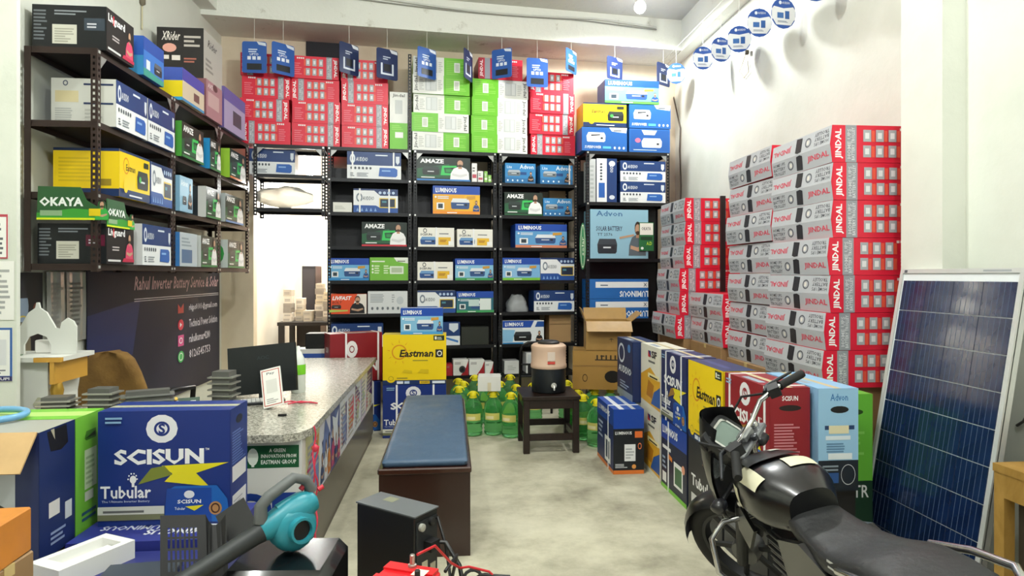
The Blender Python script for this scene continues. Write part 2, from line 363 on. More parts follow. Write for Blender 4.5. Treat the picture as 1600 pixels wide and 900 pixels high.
def d_jsil(up):
    w = [('t', 'HOME UPS', .03, .66, .25, .86, '3c3c44'), ('t', 'BATTERY', .03, .4, .25, .6, '3c3c44'), ('t', 'TROLLEY', .03, .14, .25, .34, '3c3c44'), ('o', .3, .24, .4, .78, '5c5c64', .3), ('r', .34, .4, .37, .62, 'e4dcd0'),
         ('p', [(.45, .1), (.55, .06), (.56, .86), (.52, .94), (.46, .9)], '26242a'), ('t', 'JINDAL', .64, .3, .97, .7, 'd8485c', {'b': .02})]
    if not up: return w
    o = []
    for i in w:
        if i[0] == 't': o.append(('t', i[1], 1 - i[4], 1 - i[5], 1 - i[2], 1 - i[3], i[6], dict(i[7] if len(i) > 7 else {}, rot=180)))
        elif i[0] in 'ro': o.append((i[0], 1 - i[3], 1 - i[4], 1 - i[1], 1 - i[2], *i[5:]))
        else: o.append(('p', [(1 - a, 1 - b) for a, b in i[1]], i[2]))
    return o
def d_jgreen(flip=False):
    f = (lambda a: 1 - a) if flip else (lambda a: a)
    def rr(a, b, c, d, col): return ('r', min(f(a), f(c)), b, max(f(a), f(c)), d, col)
    x0, x1 = sorted((f(.03), f(.1))); t0, t1 = sorted((f(.58), f(.96)))
    return [('r', 0, 0, 1, 1, 'e9eae4'), rr(.54, 0, 1, 1, '6cc01e'), ('t', 'Jindal', x0, .12, x1, .9, '1c1c1c', {'rot': -90 if flip else 90}), rr(.22, .16, .42, .86, 'c4c8c6'), rr(.24, .2, .3, .82, 'dde0de'), rr(.32, .2, .4, .82, 'd2d6d4'),
            ('l', t0, .12, t1, .9, 8, '8ad048'), rr(.72, .24, .82, .76, 'eef0ea'), rr(.735, .3, .805, .7, 'c8cec0'), ('l', min(f(.11), f(.2)), .2, max(f(.11), f(.2)), .8, 6, 'c4c6c0'), ('l', min(f(.44), f(.52)), .2, max(f(.44), f(.52)), .8, 6, 'c4c6c0')]
def d_scisun(col='16307a', big=True):
    o = [('c', .36, .72, .6, .97, 'e6e6ea'), ('o', .42, .78, .54, .91, col, .3), ('t', 'S', .455, .8, .505, .89, col, {'b': .03}), ('t', 'SCISUN', .12, .53, .8, .67, 'f4f4f4', {'b': .04}), ('t', 'TM', .81, .65, .84, .67, 'f4f4f4'),
         ('p', [(.48, .52), (.99, .54), (.74, .45), (.84, .33), (.5, .38), (.56, .45)], 'e8da1e'), ('p', [(.3, .36), (.56, .44), (.5, .52), (.4, .5)], '7a8430' if col == '16307a' else '96702c'), ('t', 'Tubular', .02, .24, .4, .35, 'f4f4f4', {'b': .02}), ('t', 'The Ultimate Inverter Battery', .03, .2, .39, .225, 'c8d0e4'),
         ('c', .24, .37, .29, .44, 'f4f4f4'), ('r', .255, .34, .275, .38, 'f4f4f4'), ('r', 0, .1, .5, .17, 'd4d4c8'), ('l', .04, .115, .42, .155, 1, '6a6a64'), ('r', 0, .05, .5, .1, '787a58'),
         ('p', [(.5, .02), (.52, .3), (.58, .34), (.9, .34), (.98, .22), (1, .02)], '1a62b4'), ('p', [(.5, .02), (.52, .32), (.86, .32), (.86, .02)], '15459a'), ('c', .65, .23, .73, .3, 'e6e6ea'), ('t', 'SCISUN', .6, .185, .78, .22, 'f4f4f4', {'b': .03}), ('t', 'Tubular', .58, .13, .66, .155, 'e4e8f0'), ('p', [(.66, .16), (.8, .17), (.73, .12)], 'e8da1e'),
         ('c', .84, .08, .94, .2, 'b88650'), ('o', .855, .095, .925, .185, '4a2c18', .3), ('t', 'SST18036', .6, .015, .78, .05, 'f4f4f4')]
    o += [('r', .26 + .033 * math.cos(R(a)), .405 + .05 * math.sin(R(a)), .27 + .033 * math.cos(R(a)), .418 + .05 * math.sin(R(a)), 'f4f4f4') for a in range(0, 181, 36)]
    o += [('l', .06, .9, .2, .97, 2, '8ab0d0')]
    return o
def d_eastbig():
    o = [('r', 0, 0, 1, 1, 'f0ce0c'), ('r', 0, 0, 1, .09, '16305e'), ('o', .14, .5, .38, .8, 'd88a18', .16), ('t', 'Eastman', .26, .55, .8, .7, '241c10', {'i': .2, 'b': .03}), ('l', .47, .47, .76, .51, 1, '9a8a30'), ('r', .83, .54, .95, .7, '222018'),
         ('o', .855, .565, .935, .675, 'f0ece0', .35), ('r', .8, .88, .97, .98, '20301c'), ('r', .82, .9, .85, .96, 'f0f0e0'), ('l', .86, .9, .96, .96, 2, 'd0d8c8'), ('c', .06, .04, .2, .2, 'f0ce0c'), ('o', .09, .08, .17, .17, '8a7414', .15), ('l', .22, .12, .5, .16, 1, '9a8a30'),
         ('r', .22, .02, .32, .07, 'dfe4ee'), ('r', .34, .02, .42, .07, 'c0d0e8'), ('r', .58, .015, .74, .075, 'e0b81c'), ('t', '200AH', .6, .03, .72, .065, '241c10'), ('r', .78, .02, .98, .07, 'dfe4ee'), ('p', [(.3, .25), (.46, .22), (.46, .28), (.34, .3)], 'd8b810'), ('p', [(.55, .24), (.72, .22), (.72, .3), (.6, .31)], 'd8b810')]
    return o + [('p', [(.26 + .15 * math.cos(R(a - 2)), .65 + .19 * math.sin(R(a - 2))), (.26 + .2 * math.cos(R(a)), .65 + .26 * math.sin(R(a))), (.26 + .15 * math.cos(R(a + 2)), .65 + .19 * math.sin(R(a + 2)))], 'd88a18') for a in range(10, 360, 40)]
def d_lumbat():
    return [('r', 0, 0, 1, 1, '141c38'), ('r', 0, .72, 1, 1, '123f9c'), ('t', 'LUMINOUS', .06, .8, .66, .92, 'ffffff', {'b': .03}), ('l', .06, .58, .5, .68, 1, 'f0f0f0'), ('r', .52, .16, .86, .5, 'f0f2f0'), ('r', .56, .2, .82, .44, '3c6a44'), ('r', .06, .1, .22, .24, 'f0f0f0'),
            ('c', .82, .42, .94, .54, 'e8a080'), ('p', [(.3, .48), (.46, .46), (.46, .52), (.3, .55)], 'e0802c'), ('l', .06, .3, .24, .5, 3, 'a0b0c8')]
def d_sf():
    return [('r', 0, 0, 1, 1, 'e8e4d4'), ('p', [(0, .1), (1, .05), (1, .5), (.5, .66), (0, .5)], 'e0a82c'), ('p', [(.3, .2), (.6, .18), (.7, .4), (.4, .46)], 'b87818'), ('p', [(.55, .1), (1, .1), (1, .42), (.7, .3)], '2c5aa4'), ('r', .4, .82, .54, .92, '2a2a6c'), ('p', [(.4, .82), (.54, .82), (.4, .92)], 'c82c2c'), ('t', 'SF', .58, .82, .84, .93, '1c1c24', {'b': .04}),
            ('l', .42, .74, .84, .8, 1, '70706c'), ('r', .4, .5, .96, .57, 'f4e8b0'), ('l', .48, .51, .9, .56, 1, '3a2c14')]
def d_audbat():
    return [('r', 0, 0, 1, 1, '172a58'), ('r', 0, 0, 1, .12, '8c949c'), ('o', .08, .58, .5, .92, 'd8dee8', .25), ('t', 'AUDDIO', .1, .42, .92, .54, 'f0f4f8', {'b': .02}), ('l', .2, .16, .8, .3, 3, '9aaac8'), ('c', .7, .8, .88, .94, '4a86c8')]
def d_end(col='8c1422', lab='f0ece4', txt='SCISUN', lines='c88088'):
    return [('t', txt, .3, .87, .7, .92, 'f0f0f0', {'b': .03}), ('p', ell(.22, .77, .78, .83), '1c1012'), ('l', .1, .3, .9, .66, 12, lines), ('r', .1, .02, .92, .2, lab), ('l', .2, .05, .8, .16, 3, 'b0aca4')]
def bat(label, col, long_face, end_face=None, loc=(0, 0, 0), rz=0, size=(.49, .185, .45), faces=('front',), straps=(), group=None, name='battery_carton', top=None):
    pr = {f: long_face for f in faces}
    if end_face: pr.update(end_face)
    pr['top'] = top or [('r', .0, .42, 1, .58, 'c8b890'), ('r', .3, .1, .7, .3, '9aa4b4')]
    return carton(name, label, 'battery carton', size, loc, rz, col, pr, group, straps)
# ------------------------------------------------------------ the room
WALL = M('dddfd5', .6, 0, 'wall', dark='d0d3c8'); OLD = M('e2e3da', .75, 0, 'old'); BACKW = M('dccdb6', .7, 0, 'wall', dark='c9b79c')
ZC, ZB = 4.27, 3.98
BP = Plane(-.82, 6.75, 6.1)                     # front of the back racks
XL, XR = -2.42, 2.72
def sbox(name, *a, T=None):
    mb = MB(); mb.box(*a, T=T); return struct(mb.build(name))
sbox('floor', -4.6, 4.2, -2.5, 11, -.12, 0, M('c0bba8', .5, 0, 'concrete'))
sbox('ceiling', -4.6, 4.2, -2.5, 11, ZC, ZC + .15, M('cfcfc6', .7, 0, 'old'))
sbox('wall_left', XL - .2, XL, -2.5, 7.2, 0, ZC, WALL)
sbox('wall_right', XR, XR + .2, -2.5, 8.2, 0, ZC, WALL)
sbox('trim_1', -2.62, onY(26, 200, 3.2)[0], 3.2, 3.225, 0, ZC, WALL)             # left pier near the front
sbox('trim_2', 2.32, XR + .05, 2.83, 3.11, 0, ZC, WALL)           # right pier
sbox('trim_3', 2.44, XR + .05, -2.5, 2.83, 0, ZC, WALL)
sbox('trim_4', XL - .05, -2.27, 3.3, 7.1, ZB, ZC, OLD)            # beams under the ceiling
sbox('trim_5', 2.58, XR + .05, 3.11, 7.6, ZB - .06, ZC, OLD)
def bwall(name, q0, q1, n0, n1, z0, z1, m):
    mb = MB(); o = BP.pt((q0 + q1) / 2, (n0 + n1) / 2); hw = (q1 - q0) / 2; hd = abs(n1 - n0) / 2
    mb.box(-hw, hw, -hd, hd, z0, z1, m); return struct(mb.build(name, None, o, (0, 0, BP.t)))
qo0, qo1 = BP.hit(396, 400, -.45)[0], BP.hit(512, 400, -.45)[0]
bwall('wall_back', qo1, 3.9, -.65, -.45, 0, ZC, BACKW)
bwall('wall_back_corner', -1.9, qo0, -.65, -.45, 0, ZC, M('ded0b8', .7, 0, 'wall', dark='d0c0a4'))
bwall('wall_back_lintel', qo0, qo1, -.65, -.45, 2.95, ZC, BACKW)
bwall('trim_6', -1.62, 3.62, -.46, .12, ZB - .05, ZC, OLD)               # beam above the back racks
# room seen through the doorway
BW = M('f2ece0', .7, 0, 'wall', dark='e8decc')
sbox('wall_backroom_left', -2.35, -2.2, 7.35, 10, 0, ZC, BW); sbox('wall_backroom_right', -.1, .05, 7.6, 10, 0, ZC, BW); sbox('wall_backroom_end', -2.3, 0, 9.9, 10.05, 0, ZC, BW)
# conduit along the beams
mb = MB(); mb.tube([BP.pt(q, .135, ZC - .04 - .045 * abs(math.sin(q * 1.3)) - .012 * q) for q in [i * .25 - 1.4 for i in range(19)]], .011, M('c9cac2', .5)); mb.tube([BP.pt(q, .135, ZC - .07 - .03 * abs(math.sin(q * 1.3 + .3)) - .012 * q) for q in [i * .25 - 1.4 for i in range(19)]], .007, M('8c8c84', .5))
tag(mb.build('ceiling_cable', smooth=60), 'pair of pale electric cables clipped along the old beam', 'cable')
mb = MB(); mb.tube([onX(x, y, 2.70) for x, y in ((1052, 150), (1063, 200), (1062, 235), (1064, 290), (1063, 330))], .009, M('4a4038', .5))
tag(mb.build('wall_cable', smooth=60), 'dark loose cable hanging down the right wall corner', 'cable')
mb = MB(); mb.tube([onX(x, y, 2.705) for x, y in ((1166, 82), (1160, 100), (1155, 112), (1162, 122), (1170, 112), (1168, 95))], .004, M('c0b89c', .5)); mb.lathe([(.0, 0), (.02, .01), (.02, .04), (0, .05)], M('5c564a', .6), 10, onX(1167, 86, 2.69))
tag(mb.build('wall_hook_wire', smooth=60), 'small ceramic hook with looped wire high on right wall', 'hook')
mb = MB(); p = onX(222, 10, XL + .012); mb.lathe([(.0, 0), (.025, .02), (.025, .09), (.0, .12)], M('6c6452', .6), 10, p); mb.tube([(p[0], p[1], p[2] - .18), p], .006, M('b8b090', .5))
tag(mb.build('hanging_bulb_holder', smooth=60), 'old bulb holder on a short wire on left wall', 'bulb holder')
# ------------------------------------------------------------ lamps
def bulb(loc, label, power, down=True):
    t = thing('led_bulb', label, 'bulb', loc, group='ceiling LED bulbs')
    m = MB(); m.lathe([(.045, 0), (.045, .03), (.03, .05), (.03, .1)], M('e4e4e0', .4), 16, (0, 0, .02)); m.tube([(0, 0, .12), (0, 0, max(.121, ZC - loc[2]))], .006, M('d8d8d0', .5), 6); m.build('bulb_holder', t, smooth=50)
    m = MB(); m.lathe([(.0, -.085), (.03, -.08), (.055, -.05), (.06, -.02), (.045, .02)], M('ffffff', .4, 0, 'lamp', em=30), 18); m.build('bulb_globe', t, smooth=60)
    l = bpy.data.lights.new('bulb_light', 'SPOT' if down else 'POINT')     # LED bulbs throw their light away from the ceiling
    if down: l.spot_size = R(178); l.spot_blend = .25
    l.energy = power * U * U; l.shadow_soft_size = .09 * U; l.color = (.97, 1, .97)
    put(bpy.data.objects.new('bulb_light', l), t, (0, 0, -.14))
    return t
p = onz(1000, 12, 4.12); bulb((p[0], p[1], 4.15), 'glowing white LED bulb on ceiling before the back beam', BULB_W)
bulb((.1, 3.1, 4.0), 'white LED bulb on ceiling above the padded bench', TUBE_W, False)
bulb((-.9, .9, 4.0), 'white LED bulb on ceiling near the open shop front', TUBE_W, False)
bulb((1.2, .2, 4.0), 'white LED bulb on ceiling near the shop front, motorcycle side', TUBE_W * .8, False)
p = BP.pt(BP.hit(484, 268, -1.5)[0], -1.5, 2.72); bulb(p, 'glaring LED bulb hanging in the back room doorway', BACKROOM_W, False)
# ------------------------------------------------------------ racks
BLK = M('17181c', .42, .3); BRN = M('3a2c28', .45, .35)
def holed(mb, w, h, m, horiz, off, dirx, pitch=.034, hw=.012, hh=.016):
    # perforated flange; horiz: in the x-z plane (facing front) else in the y-z plane
    n = int(h / pitch)
    def P(a, z): return (off[0] + dirx * a, off[1], z) if horiz else (off[0], off[1] + a, z)
    vs = []; fs = []
    a0, a1 = (w - hw) / 2, (w + hw) / 2
    for k in range(n):
        z = k * pitch; z1 = z + pitch - hh; z2 = z + pitch; o = len(vs)
        vs += [P(0, z), P(w, z), P(w, z1), P(0, z1), P(a0, z1), P(a1, z1), P(0, z2), P(a0, z2), P(a1, z2), P(w, z2)]
        fs += [(o, o + 1, o + 2, o + 5, o + 4, o + 3), (o + 3, o + 4, o + 7, o + 6), (o + 5, o + 2, o + 9, o + 8)]
    vs_o = len(vs); vs += [P(0, n * pitch), P(w, n * pitch), P(w, h), P(0, h)]; fs.append((vs_o, vs_o + 1, vs_o + 2, vs_o + 3))
    mb.add(vs, fs, m)
def rack(pl, q0, q1, zs, ztop, label, m, dep=.38, back=(0, 1), z0=0, ext=(), name='storage_rack'):
    w = q1 - q0; c = pl.pt((q0 + q1) / 2, -dep / 2)
    t = thing(name, label, 'rack', (c[0], c[1], 0), (0, 0, pl.t))
    posts = {}
    for k, sx in enumerate((-1, 1)):
        mb = MB(); x = sx * w / 2; zt = ext[k] if ext else ztop
        holed(mb, .036, zt - z0, m, True, (x, -dep / 2 - .002, 0), -sx); holed(mb, .036, zt - z0, m, False, (x, -dep / 2 - .002, 0), 1)
        mb.v = [(a, b, cc + z0) for a, b, cc in mb.v]
        for z in zs: mb.box(x - sx * .018 - .008, x - sx * .018 + .008, -dep / 2 - .006, -dep / 2 - .0025, z - .026, z - .01, M('d8d8d4', .35, .6))
        posts[sx] = mb.build('front_post', t)
        mb = MB(); holed(mb, .036, ztop - z0, m, True, (x, dep / 2 + .002, 0), -sx); mb.box(x - .0015, x + .0015, dep / 2 - .034, dep / 2 + .002, 0, ztop - z0, m)
        mb.v = [(a, b, cc + z0) for a, b, cc in mb.v]; mb.build('rear_post', t)
    for i, z in enumerate(zs):
        mb = MB(); mb.box(-w / 2 + .003, w / 2 - .003, -dep / 2, dep / 2, z - .004, z, m)
        for y in (-dep / 2, dep / 2 - .003): mb.box(-w / 2 + .003, w / 2 - .003, y, y + .003, z - .036, z - .004, m)
        for x in (-w / 2 + .003, w / 2 - .006): mb.box(x, x + .003, -dep / 2 + .003, dep / 2 - .003, z - .036, z - .004, m)
        mb.build('shelf', t)
    for sx in (-1, 1):
        mb = MB(); x = sx * (w / 2 - .036); z = zs[0] - .036; y = -dep / 2 - .004
        mb.prism([(x, z), (x - sx * .06, z), (x - sx * .045, z - .02), (x - sx * .02, z - .045), (x, z - .07)], y, y + .003, M('9a9a98', .4, .5)); mb.build('gusset_plate', posts[sx])
    if back:
        a, b = -w / 2 + back[0] * w, -w / 2 + back[1] * w
        mb = MB(); mb.box(a, b, dep / 2 - .008, dep / 2 - .004, max(z0, zs[-1] - .03), zs[0] - .16, m); mb.build('back_sheet', t)
    return t
bq = [BP.hit(x, 430)[0] for x in (396, 508, 511.5, 643, 646, 776, 779.5, 902)]
ZS = [2.72, 2.40, 2.05, 1.70, 1.345, 1.0, .655, .33]
rack(BP, bq[0], bq[1], ZS[:1] + [2.42, 2.08], ZS[0] - .002, 'short black rack hung across the bright doorway', BLK, back=None, z0=2.0)
RK = [rack(BP, bq[2], bq[3], ZS, ZS[0] - .002, 'black slotted steel rack next to the doorway', BLK, ext=(ZS[0] - .002, 3.72)),
      rack(BP, bq[4], bq[5], ZS, ZS[0] - .002, 'black slotted steel rack behind the water bottles', BLK),
      rack(BP, bq[6], bq[7], ZS, ZS[0] - .002, 'black slotted steel rack behind the water cooler jug', BLK, back=(0, .62))]
_p = ray(980, 430) * 6.95; R4 = Plane(_p.x, _p.y, 3)
r4 = [R4.hit(x, 430)[0] for x in (916, 1046)]; ZS4 = [2.74, 2.19, 1.58, .93, .4]
rack(R4, r4[0], r4[1], ZS4, ZS4[0] - .002, 'black slotted steel rack in the corner by the trolley cartons', BLK)
LP = Plane(-2.0, 3.83, 90); ZL = [2.69, 2.275, 1.87, 1.465]
lq = [LP.hit(x, 430)[0] for x in (151, 270, 342, 389)]
for k, lb in enumerate(('brown wall rack holding the green brand boards', 'brown wall rack above the gmail line of the banner', 'brown wall rack next to the bright doorway')):
    rack(LP, lq[k] + .003, lq[k + 1] - .003, ZL, ZL[0] - .002, lb, BRN, dep=.385, back=None, z0=1.42, name='wall_rack')
# ------------------------------------------------------------ cartons on the back racks: pixel box of the front face, shelf, design
def shelf_item(pl, box, z, label, col, design, cat='inverter carton', name='inverter_carton', dep=.27, n=.0, straps=(), group=None, side=None, hfix=None, near=None, tilt=0, clamp=False):
    x0, y0, x1, y1 = box
    q0, zt = pl.hit(x0, y0, n); q1, _ = pl.hit(x1, y0, n); _, zb = pl.hit(x0, y1, n)
    if clamp:
        mid = (q0 + q1) / 2
        for e0, e1 in zip(lq[:-1], lq[1:]):
            if e0 <= mid <= e1: q0, q1 = max(q0, e0 + .042), min(q1, e1 - .042)
    w, h = q1 - q0 - .004, hfix or (zt - zb); c = pl.pt((q0 + q1) / 2, n - dep / 2, z + .001)
    pr = {'front': design}
    if side: pr['right'] = side
    if near: pr['left'] = near
    return carton(name, label, cat, (w, dep, h), c, pl.t + R(tilt), col, pr, group, straps)
NAVY, LB, WHT = '163a74', '3f94cf', 'e8eaea'
S = ZS
def bi(box, k, label, col, des, **kw): return shelf_item(BP, box, S[k], label, col, des, **kw)
WA, WB, WC = 'on rack by the doorway', 'on rack behind the bottles', 'on rack behind the cooler'
bi((542, 233, 627, 275), 1, 'navy and white inverter carton with two straps, highest shelf ' + WA, NAVY, d_aud(), straps=(.1, .86))
bi((520, 315, 550, 330), 2, 'small plain off-white carton beside the strapped box ' + WA, 'e4e4dc', [('l', .1, .3, .8, .7, 3, 'c4c4bc')], dep=.15, cat='small carton', name='small_carton')
bi((552, 293, 622, 330), 2, 'white inverter carton with navy corner and two straps ' + WA, 'e4e6ea', d_aud2(), straps=(.14, .8))
bi((565, 346, 636, 384), 3, 'dark green inverter carton with red base line ' + WA, '14261e', d_amaze('c82c3c'))
bi((513, 403, 577, 438), 4, 'blue inverter carton beside a lime green carton ' + WA, '2c6cb4', d_lum('6fb1dc', '2f86c4'))
bi((577.5, 402, 638, 438), 4, 'lime green carton with white corner ' + WA, '76b83c', d_green())
bi((514, 459, 573, 490), 5, 'orange inverter carton with man in black ' + WA, 'e8542a', d_livfast())
bi((574.5, 455, 637, 490), 5, 'plain pale grey carton with row of icons ' + WA, 'd8dcdc', d_plain())
bi((514, 505, 599, 542), 6, 'navy inverter carton half hidden behind dark red battery carton ' + WA, NAVY, d_aud())
bi((651, 243, 735, 280), 1, 'large dark green inverter carton with blue base line, highest shelf ' + WB, '14261e', d_amaze('2c7cc4'))
for k, (x, y0, y1, g) in enumerate(((737, 252, 281, 0), (746.5, 264, 281, 0), (756.5, 264, 281, 1), (762.5, 270, 281, 1))):
    bi((x, y0, x + (8.6 if not g else 5.4), y1), 1, ('tall white', 'short white', 'tall green', 'short green')[k] + ' medicine-size box beside the large dark green carton', 'e8e6e4' if not g else '8cc45c', [('r', .1, .2, .9, .4, 'c05060' if not g else 'e8f4dc'), ('l', .15, .55, .85, .85, 2, '707070' if not g else 'f4f8f0')], dep=.07, cat='small box', name='small_box', group='small boxes on the highest shelf')
bi((676, 290, 750, 334), 2, 'blue and yellow inverter carton ' + WB, '1448a8', [('r', 0, 0, 1, 1, 'f0b82c')] + d_lum('f0b82c', 'ee9428', lo='e8a828'))
bi((653, 356, 710, 386), 3, 'white and yellow carton with one strap, on the third shelf ' + WB, 'e8e4d8', d_tes(), straps=(.5,), group='white and yellow cartons')
bi((714, 358, 770, 386), 3, 'white and yellow carton with one strap, on the third shelf ' + WB, 'e8e4d8', d_tes(), straps=(.46,), group='white and yellow cartons')
bi((652, 408, 708, 437), 4, 'white and yellow inverter carton beside blue carton with green base ' + WB, 'e8e4d8', d_tes(), straps=(.48,))
bi((711, 403, 771, 437), 4, 'blue inverter carton with green base strip, man and gold tag ' + WB, '1448a8', d_lum('84bcdc', '3c9a54'))
bi((652, 453, 712, 488), 5, 'white and navy inverter carton with yellow framed device ' + WB, 'e4e6ea', d_aud2())
bi((713, 455, 772, 488), 5, 'teal inverter carton with pale labels and green base ' + WB, '1448a8', d_lum('2c6c7c', '3f9c5c', False) + [('r', .32, .3, .6, .62, 'c8dcd8'), ('r', .62, .12, .92, .66, 'e4ece8')])
bi((690, 505, 719, 541), 6, 'navy carton end peeking out beside yellow battery carton', NAVY, [('r', 0, 0, 1, .4, 'e8ecf0'), ('p', [(.4, .95), (.9, .95), (.9, .7), (.65, .55), (.4, .7)], 'd6dee8'), ('p', [(.1, .3), (.9, .1), (.9, .2), (.1, .38)], '3c7cc4')])
bi((720.5, 513, 764, 541), 6, 'dark olive grey blank carton on low shelf ' + WB, '23251f', [('r', .03, .04, .97, .96, '2b2e28')], dep=.2)
for k, (a, b, c, rd) in enumerate(((697, 707.5, 563, 1), (708, 732, 556, 0), (733, 757, 557, 0), (757.5, 771, 561, 0))):
    bi((a, c, b, 581), 7, ('red camera box beside yellow battery carton', 'white and red camera box showing a dark lens', 'white and red camera box with slanted red corner', 'small white and red camera box, narrowest of the white ones')[k], 'b02a34' if rd else 'eceae6',
       [('r', 0, 0, 1, 1, 'b02a34' if rd else 'eceae6'), ('p', [(.5, 0), (1, 0), (1, .9), (.85, .5)], 'a8222e'), ('l', .1, .7, .5, .86, 2, '90888a')] + ([('c', .38, .15, .82, .6, '3c3c40'), ('c', .5, .25, .72, .48, '16161a')] if k == 1 else []), dep=.14, cat='camera box', name='camera_box', group='camera boxes on the lowest shelf')
bi((789, 255, 837, 286), 1, 'mid blue inverter carton without strap, highest shelf ' + WC, '2f84c0', d_advon())
bi((844, 256, 895, 286), 1, 'mid blue inverter carton with pale strap, highest shelf ' + WC, '2f84c0', d_advon(), straps=(.9,))
bi((812, 250, 855, 286), 1, 'dark grey flat carton behind the two mid blue cartons', '3a3c40', [], dep=.08, n=-.285)
bi((788, 302, 848, 338), 2, 'dark green inverter carton with white-shirted man ' + WC, '14261e', d_amaze('1c5a34'))
bi((848.5, 310, 894, 338), 2, 'mid blue inverter carton overlapping dark green carton ' + WC, '2f84c0', d_advon(), n=-.02)
bi((805, 352, 886, 389), 3, 'wide blue inverter carton with orange base strip ' + WC, '1448a8', d_lum('6ca8d8', 'd88460', lo='5c9ccf'))
bi((785, 403, 844, 438), 4, 'blue inverter carton with lime green base strip ' + WC, '1448a8', d_lum('7cb4e0', '7cc43c', False, '8cbce4'))
bi((844.5, 403, 899, 438), 4, 'white and navy inverter carton with yellow framed device ' + WC, 'e4e6ea', d_aud2())
bi((834, 454, 898, 487), 5, 'navy and white inverter carton beside grey plastic bundle ' + WC, NAVY, d_aud())
bi((785, 502, 850, 538), 6, 'white and blue inverter carton with black device ' + WC, 'e4e8ec', [('r', 0, 0, 1, 1, 'e8ecf0'), ('p', [(0, .7), (.68, .7), (.76, 1), (0, 1)], '1448a8'), ('t', 'LUMINOUS', .06, .76, .5, .93, 'ffffff', {'b': .03}), ('p', [(.78, .72), (1, .72), (1, .96), (.84, .96)], '1d4f9c'), ('p', [(0, .08), (.24, .08), (.3, .6), (0, .62)], '8cc0e4'), ('d', .27, .12, .7, .52, '30343c', '14161a'), ('m', .8, .08, .97, .56, '1c1c20'), ('r', 0, 0, .5, .06, '2f86c4')])
bi((788, 563, 812, 583), 7, 'plain pale grey low box on the lowest shelf ' + WC, 'd4d4d4', [('l', .2, .3, .8, .7, 3, 'b4b4b4')], dep=.2, cat='small carton', name='small_carton')
bi((822, 551, 845, 583), 7, 'white and black boxed gadget behind the chair frame', 'dcdcdc', [('r', .1, 0, .7, .45, '1c1c20'), ('r', .1, .5, .7, .9, 'c8ccd0')], dep=.2, cat='small carton', name='small_carton')
bi((858, 318, 884, 338), 2, 'tan cardboard box standing behind the mid blue carton', 'b89468', [], dep=.06, n=-.31, hfix=.32, cat='cardboard box', name='cardboard_box')
bi((858, 500, 892, 538), 6, 'tan cardboard box with flap line behind the cooler lid', 'b89468', [('r', 0, .64, 1, .68, '8a6c48')], dep=.2, n=-.1, hfix=.3, cat='cardboard box', name='cardboard_box')
# grey plastic wrapped bundle
mb = MB(); rg = random.Random(3); rings = []
for j in range(7):
    t = j / 6; rr = []
    for k in range(16):
        a = 2 * math.pi * k / 16; s = (1 - .55 * t ** 3) * (1 + .1 * rg.uniform(-1, 1)); ca, sa = math.cos(a), math.sin(a)
        rr.append((.115 * s * math.copysign(abs(ca) ** .6, ca), .09 * s * math.copysign(abs(sa) ** .6, sa), .18 * t + .01 * rg.uniform(-1, 1) * (t > 0)))
    rings.append(rr)
q = BP.hit(808, 470, -.1)[0]; mb.loft(rings, M('8f9294', .25, 0, 'leather'))
tag(mb.build('plastic_bundle', None, BP.pt(q, -.12, S[5] + .001), (0, 0, .2), smooth=50), 'grey plastic wrapped bundle on black shelf', 'bundle')
# corner rack
def ri(box, z, label, col, des, **kw): return shelf_item(R4, box, z, label, col, des, **kw)
vert = [('r', 0, 0, 1, 1, 'e9ecee'), ('r', .5, 0, 1, 1, '163a74'), ('c', .62, .06, .9, .16, 'd6dee8'), ('t', 'AUDDIO', .66, .68, .82, .92, 'e8eef4', {'rot': -90}), ('c', .6, .82, .92, .95, 'd6dee8'), ('r', .1, .1, .4, .44, '2460b4')] + [('c', .16, .5 + .07 * k, .28, .54 + .07 * k, '3c4450') for k in range(6)]
ri((921, 251, 931, 318), ZS4[1], 'pale grey carton end upright beside standing navy carton in corner rack', 'c4c8c8', [('l', .1, .1, .8, .9, 8, 'aab0b0')], dep=.25)
ri((932, 250, 964, 318), ZS4[1], 'navy and white inverter carton standing on end in corner rack', NAVY, vert)
a = ri((969, 284, 1040, 318), ZS4[1], 'navy and white inverter carton lower of the pair in corner rack', NAVY, d_aud(), hfix=.225)
ri((969, 248, 1040, 283), ZS4[1] + .228, 'navy and white inverter carton upper of the pair in corner rack', NAVY, d_aud(), hfix=.225)
ri((922, 330, 1013, 407), ZS4[2], 'light blue solar battery carton wrapped in plastic sheet', '8fbcd2', [('r', 0, 0, 1, 1, '93bfd4'), ('t', 'Advon', .1, .86, .55, .97, '3c6c9c'), ('t', 'SOLAR BATTERY', .1, .56, .55, .66, '2c3c58', {'b': .02}), ('t', 'TT 2576', .12, .46, .38, .52, '3c4c64'), ('d', .12, .1, .46, .4, '3c444c', '272e36'), ('m', .66, .06, .96, .76, '5c6870'), ('p', [(.5, .4), (.75, .46), (.75, .5), (.5, .44)], 'c09878')], cat='battery carton', name='battery_carton')
for k, (y0, y1) in enumerate(((468, 495), (433, 464))):
    ri((919, y0, 1013, y1), ZS4[3] + .215 * k, ('lower', 'upper') [k] + ' blue and white carton with upside-down lettering in corner rack', '2268b4', [('r', 0, 0, 1, 1, '2268b4'), ('r', .12, .56, 1, .86, 'eceef0'), ('t', 'LUMINOUS', .52, .08, 1.0, .4, 'f4f8fc', {'rot': 180, 'b': .03}), ('l', .2, .66, .34, .76, 1, '50607c'), ('t', 'X', .92, .62, .98, .8, '2c3c58')], hfix=.212)
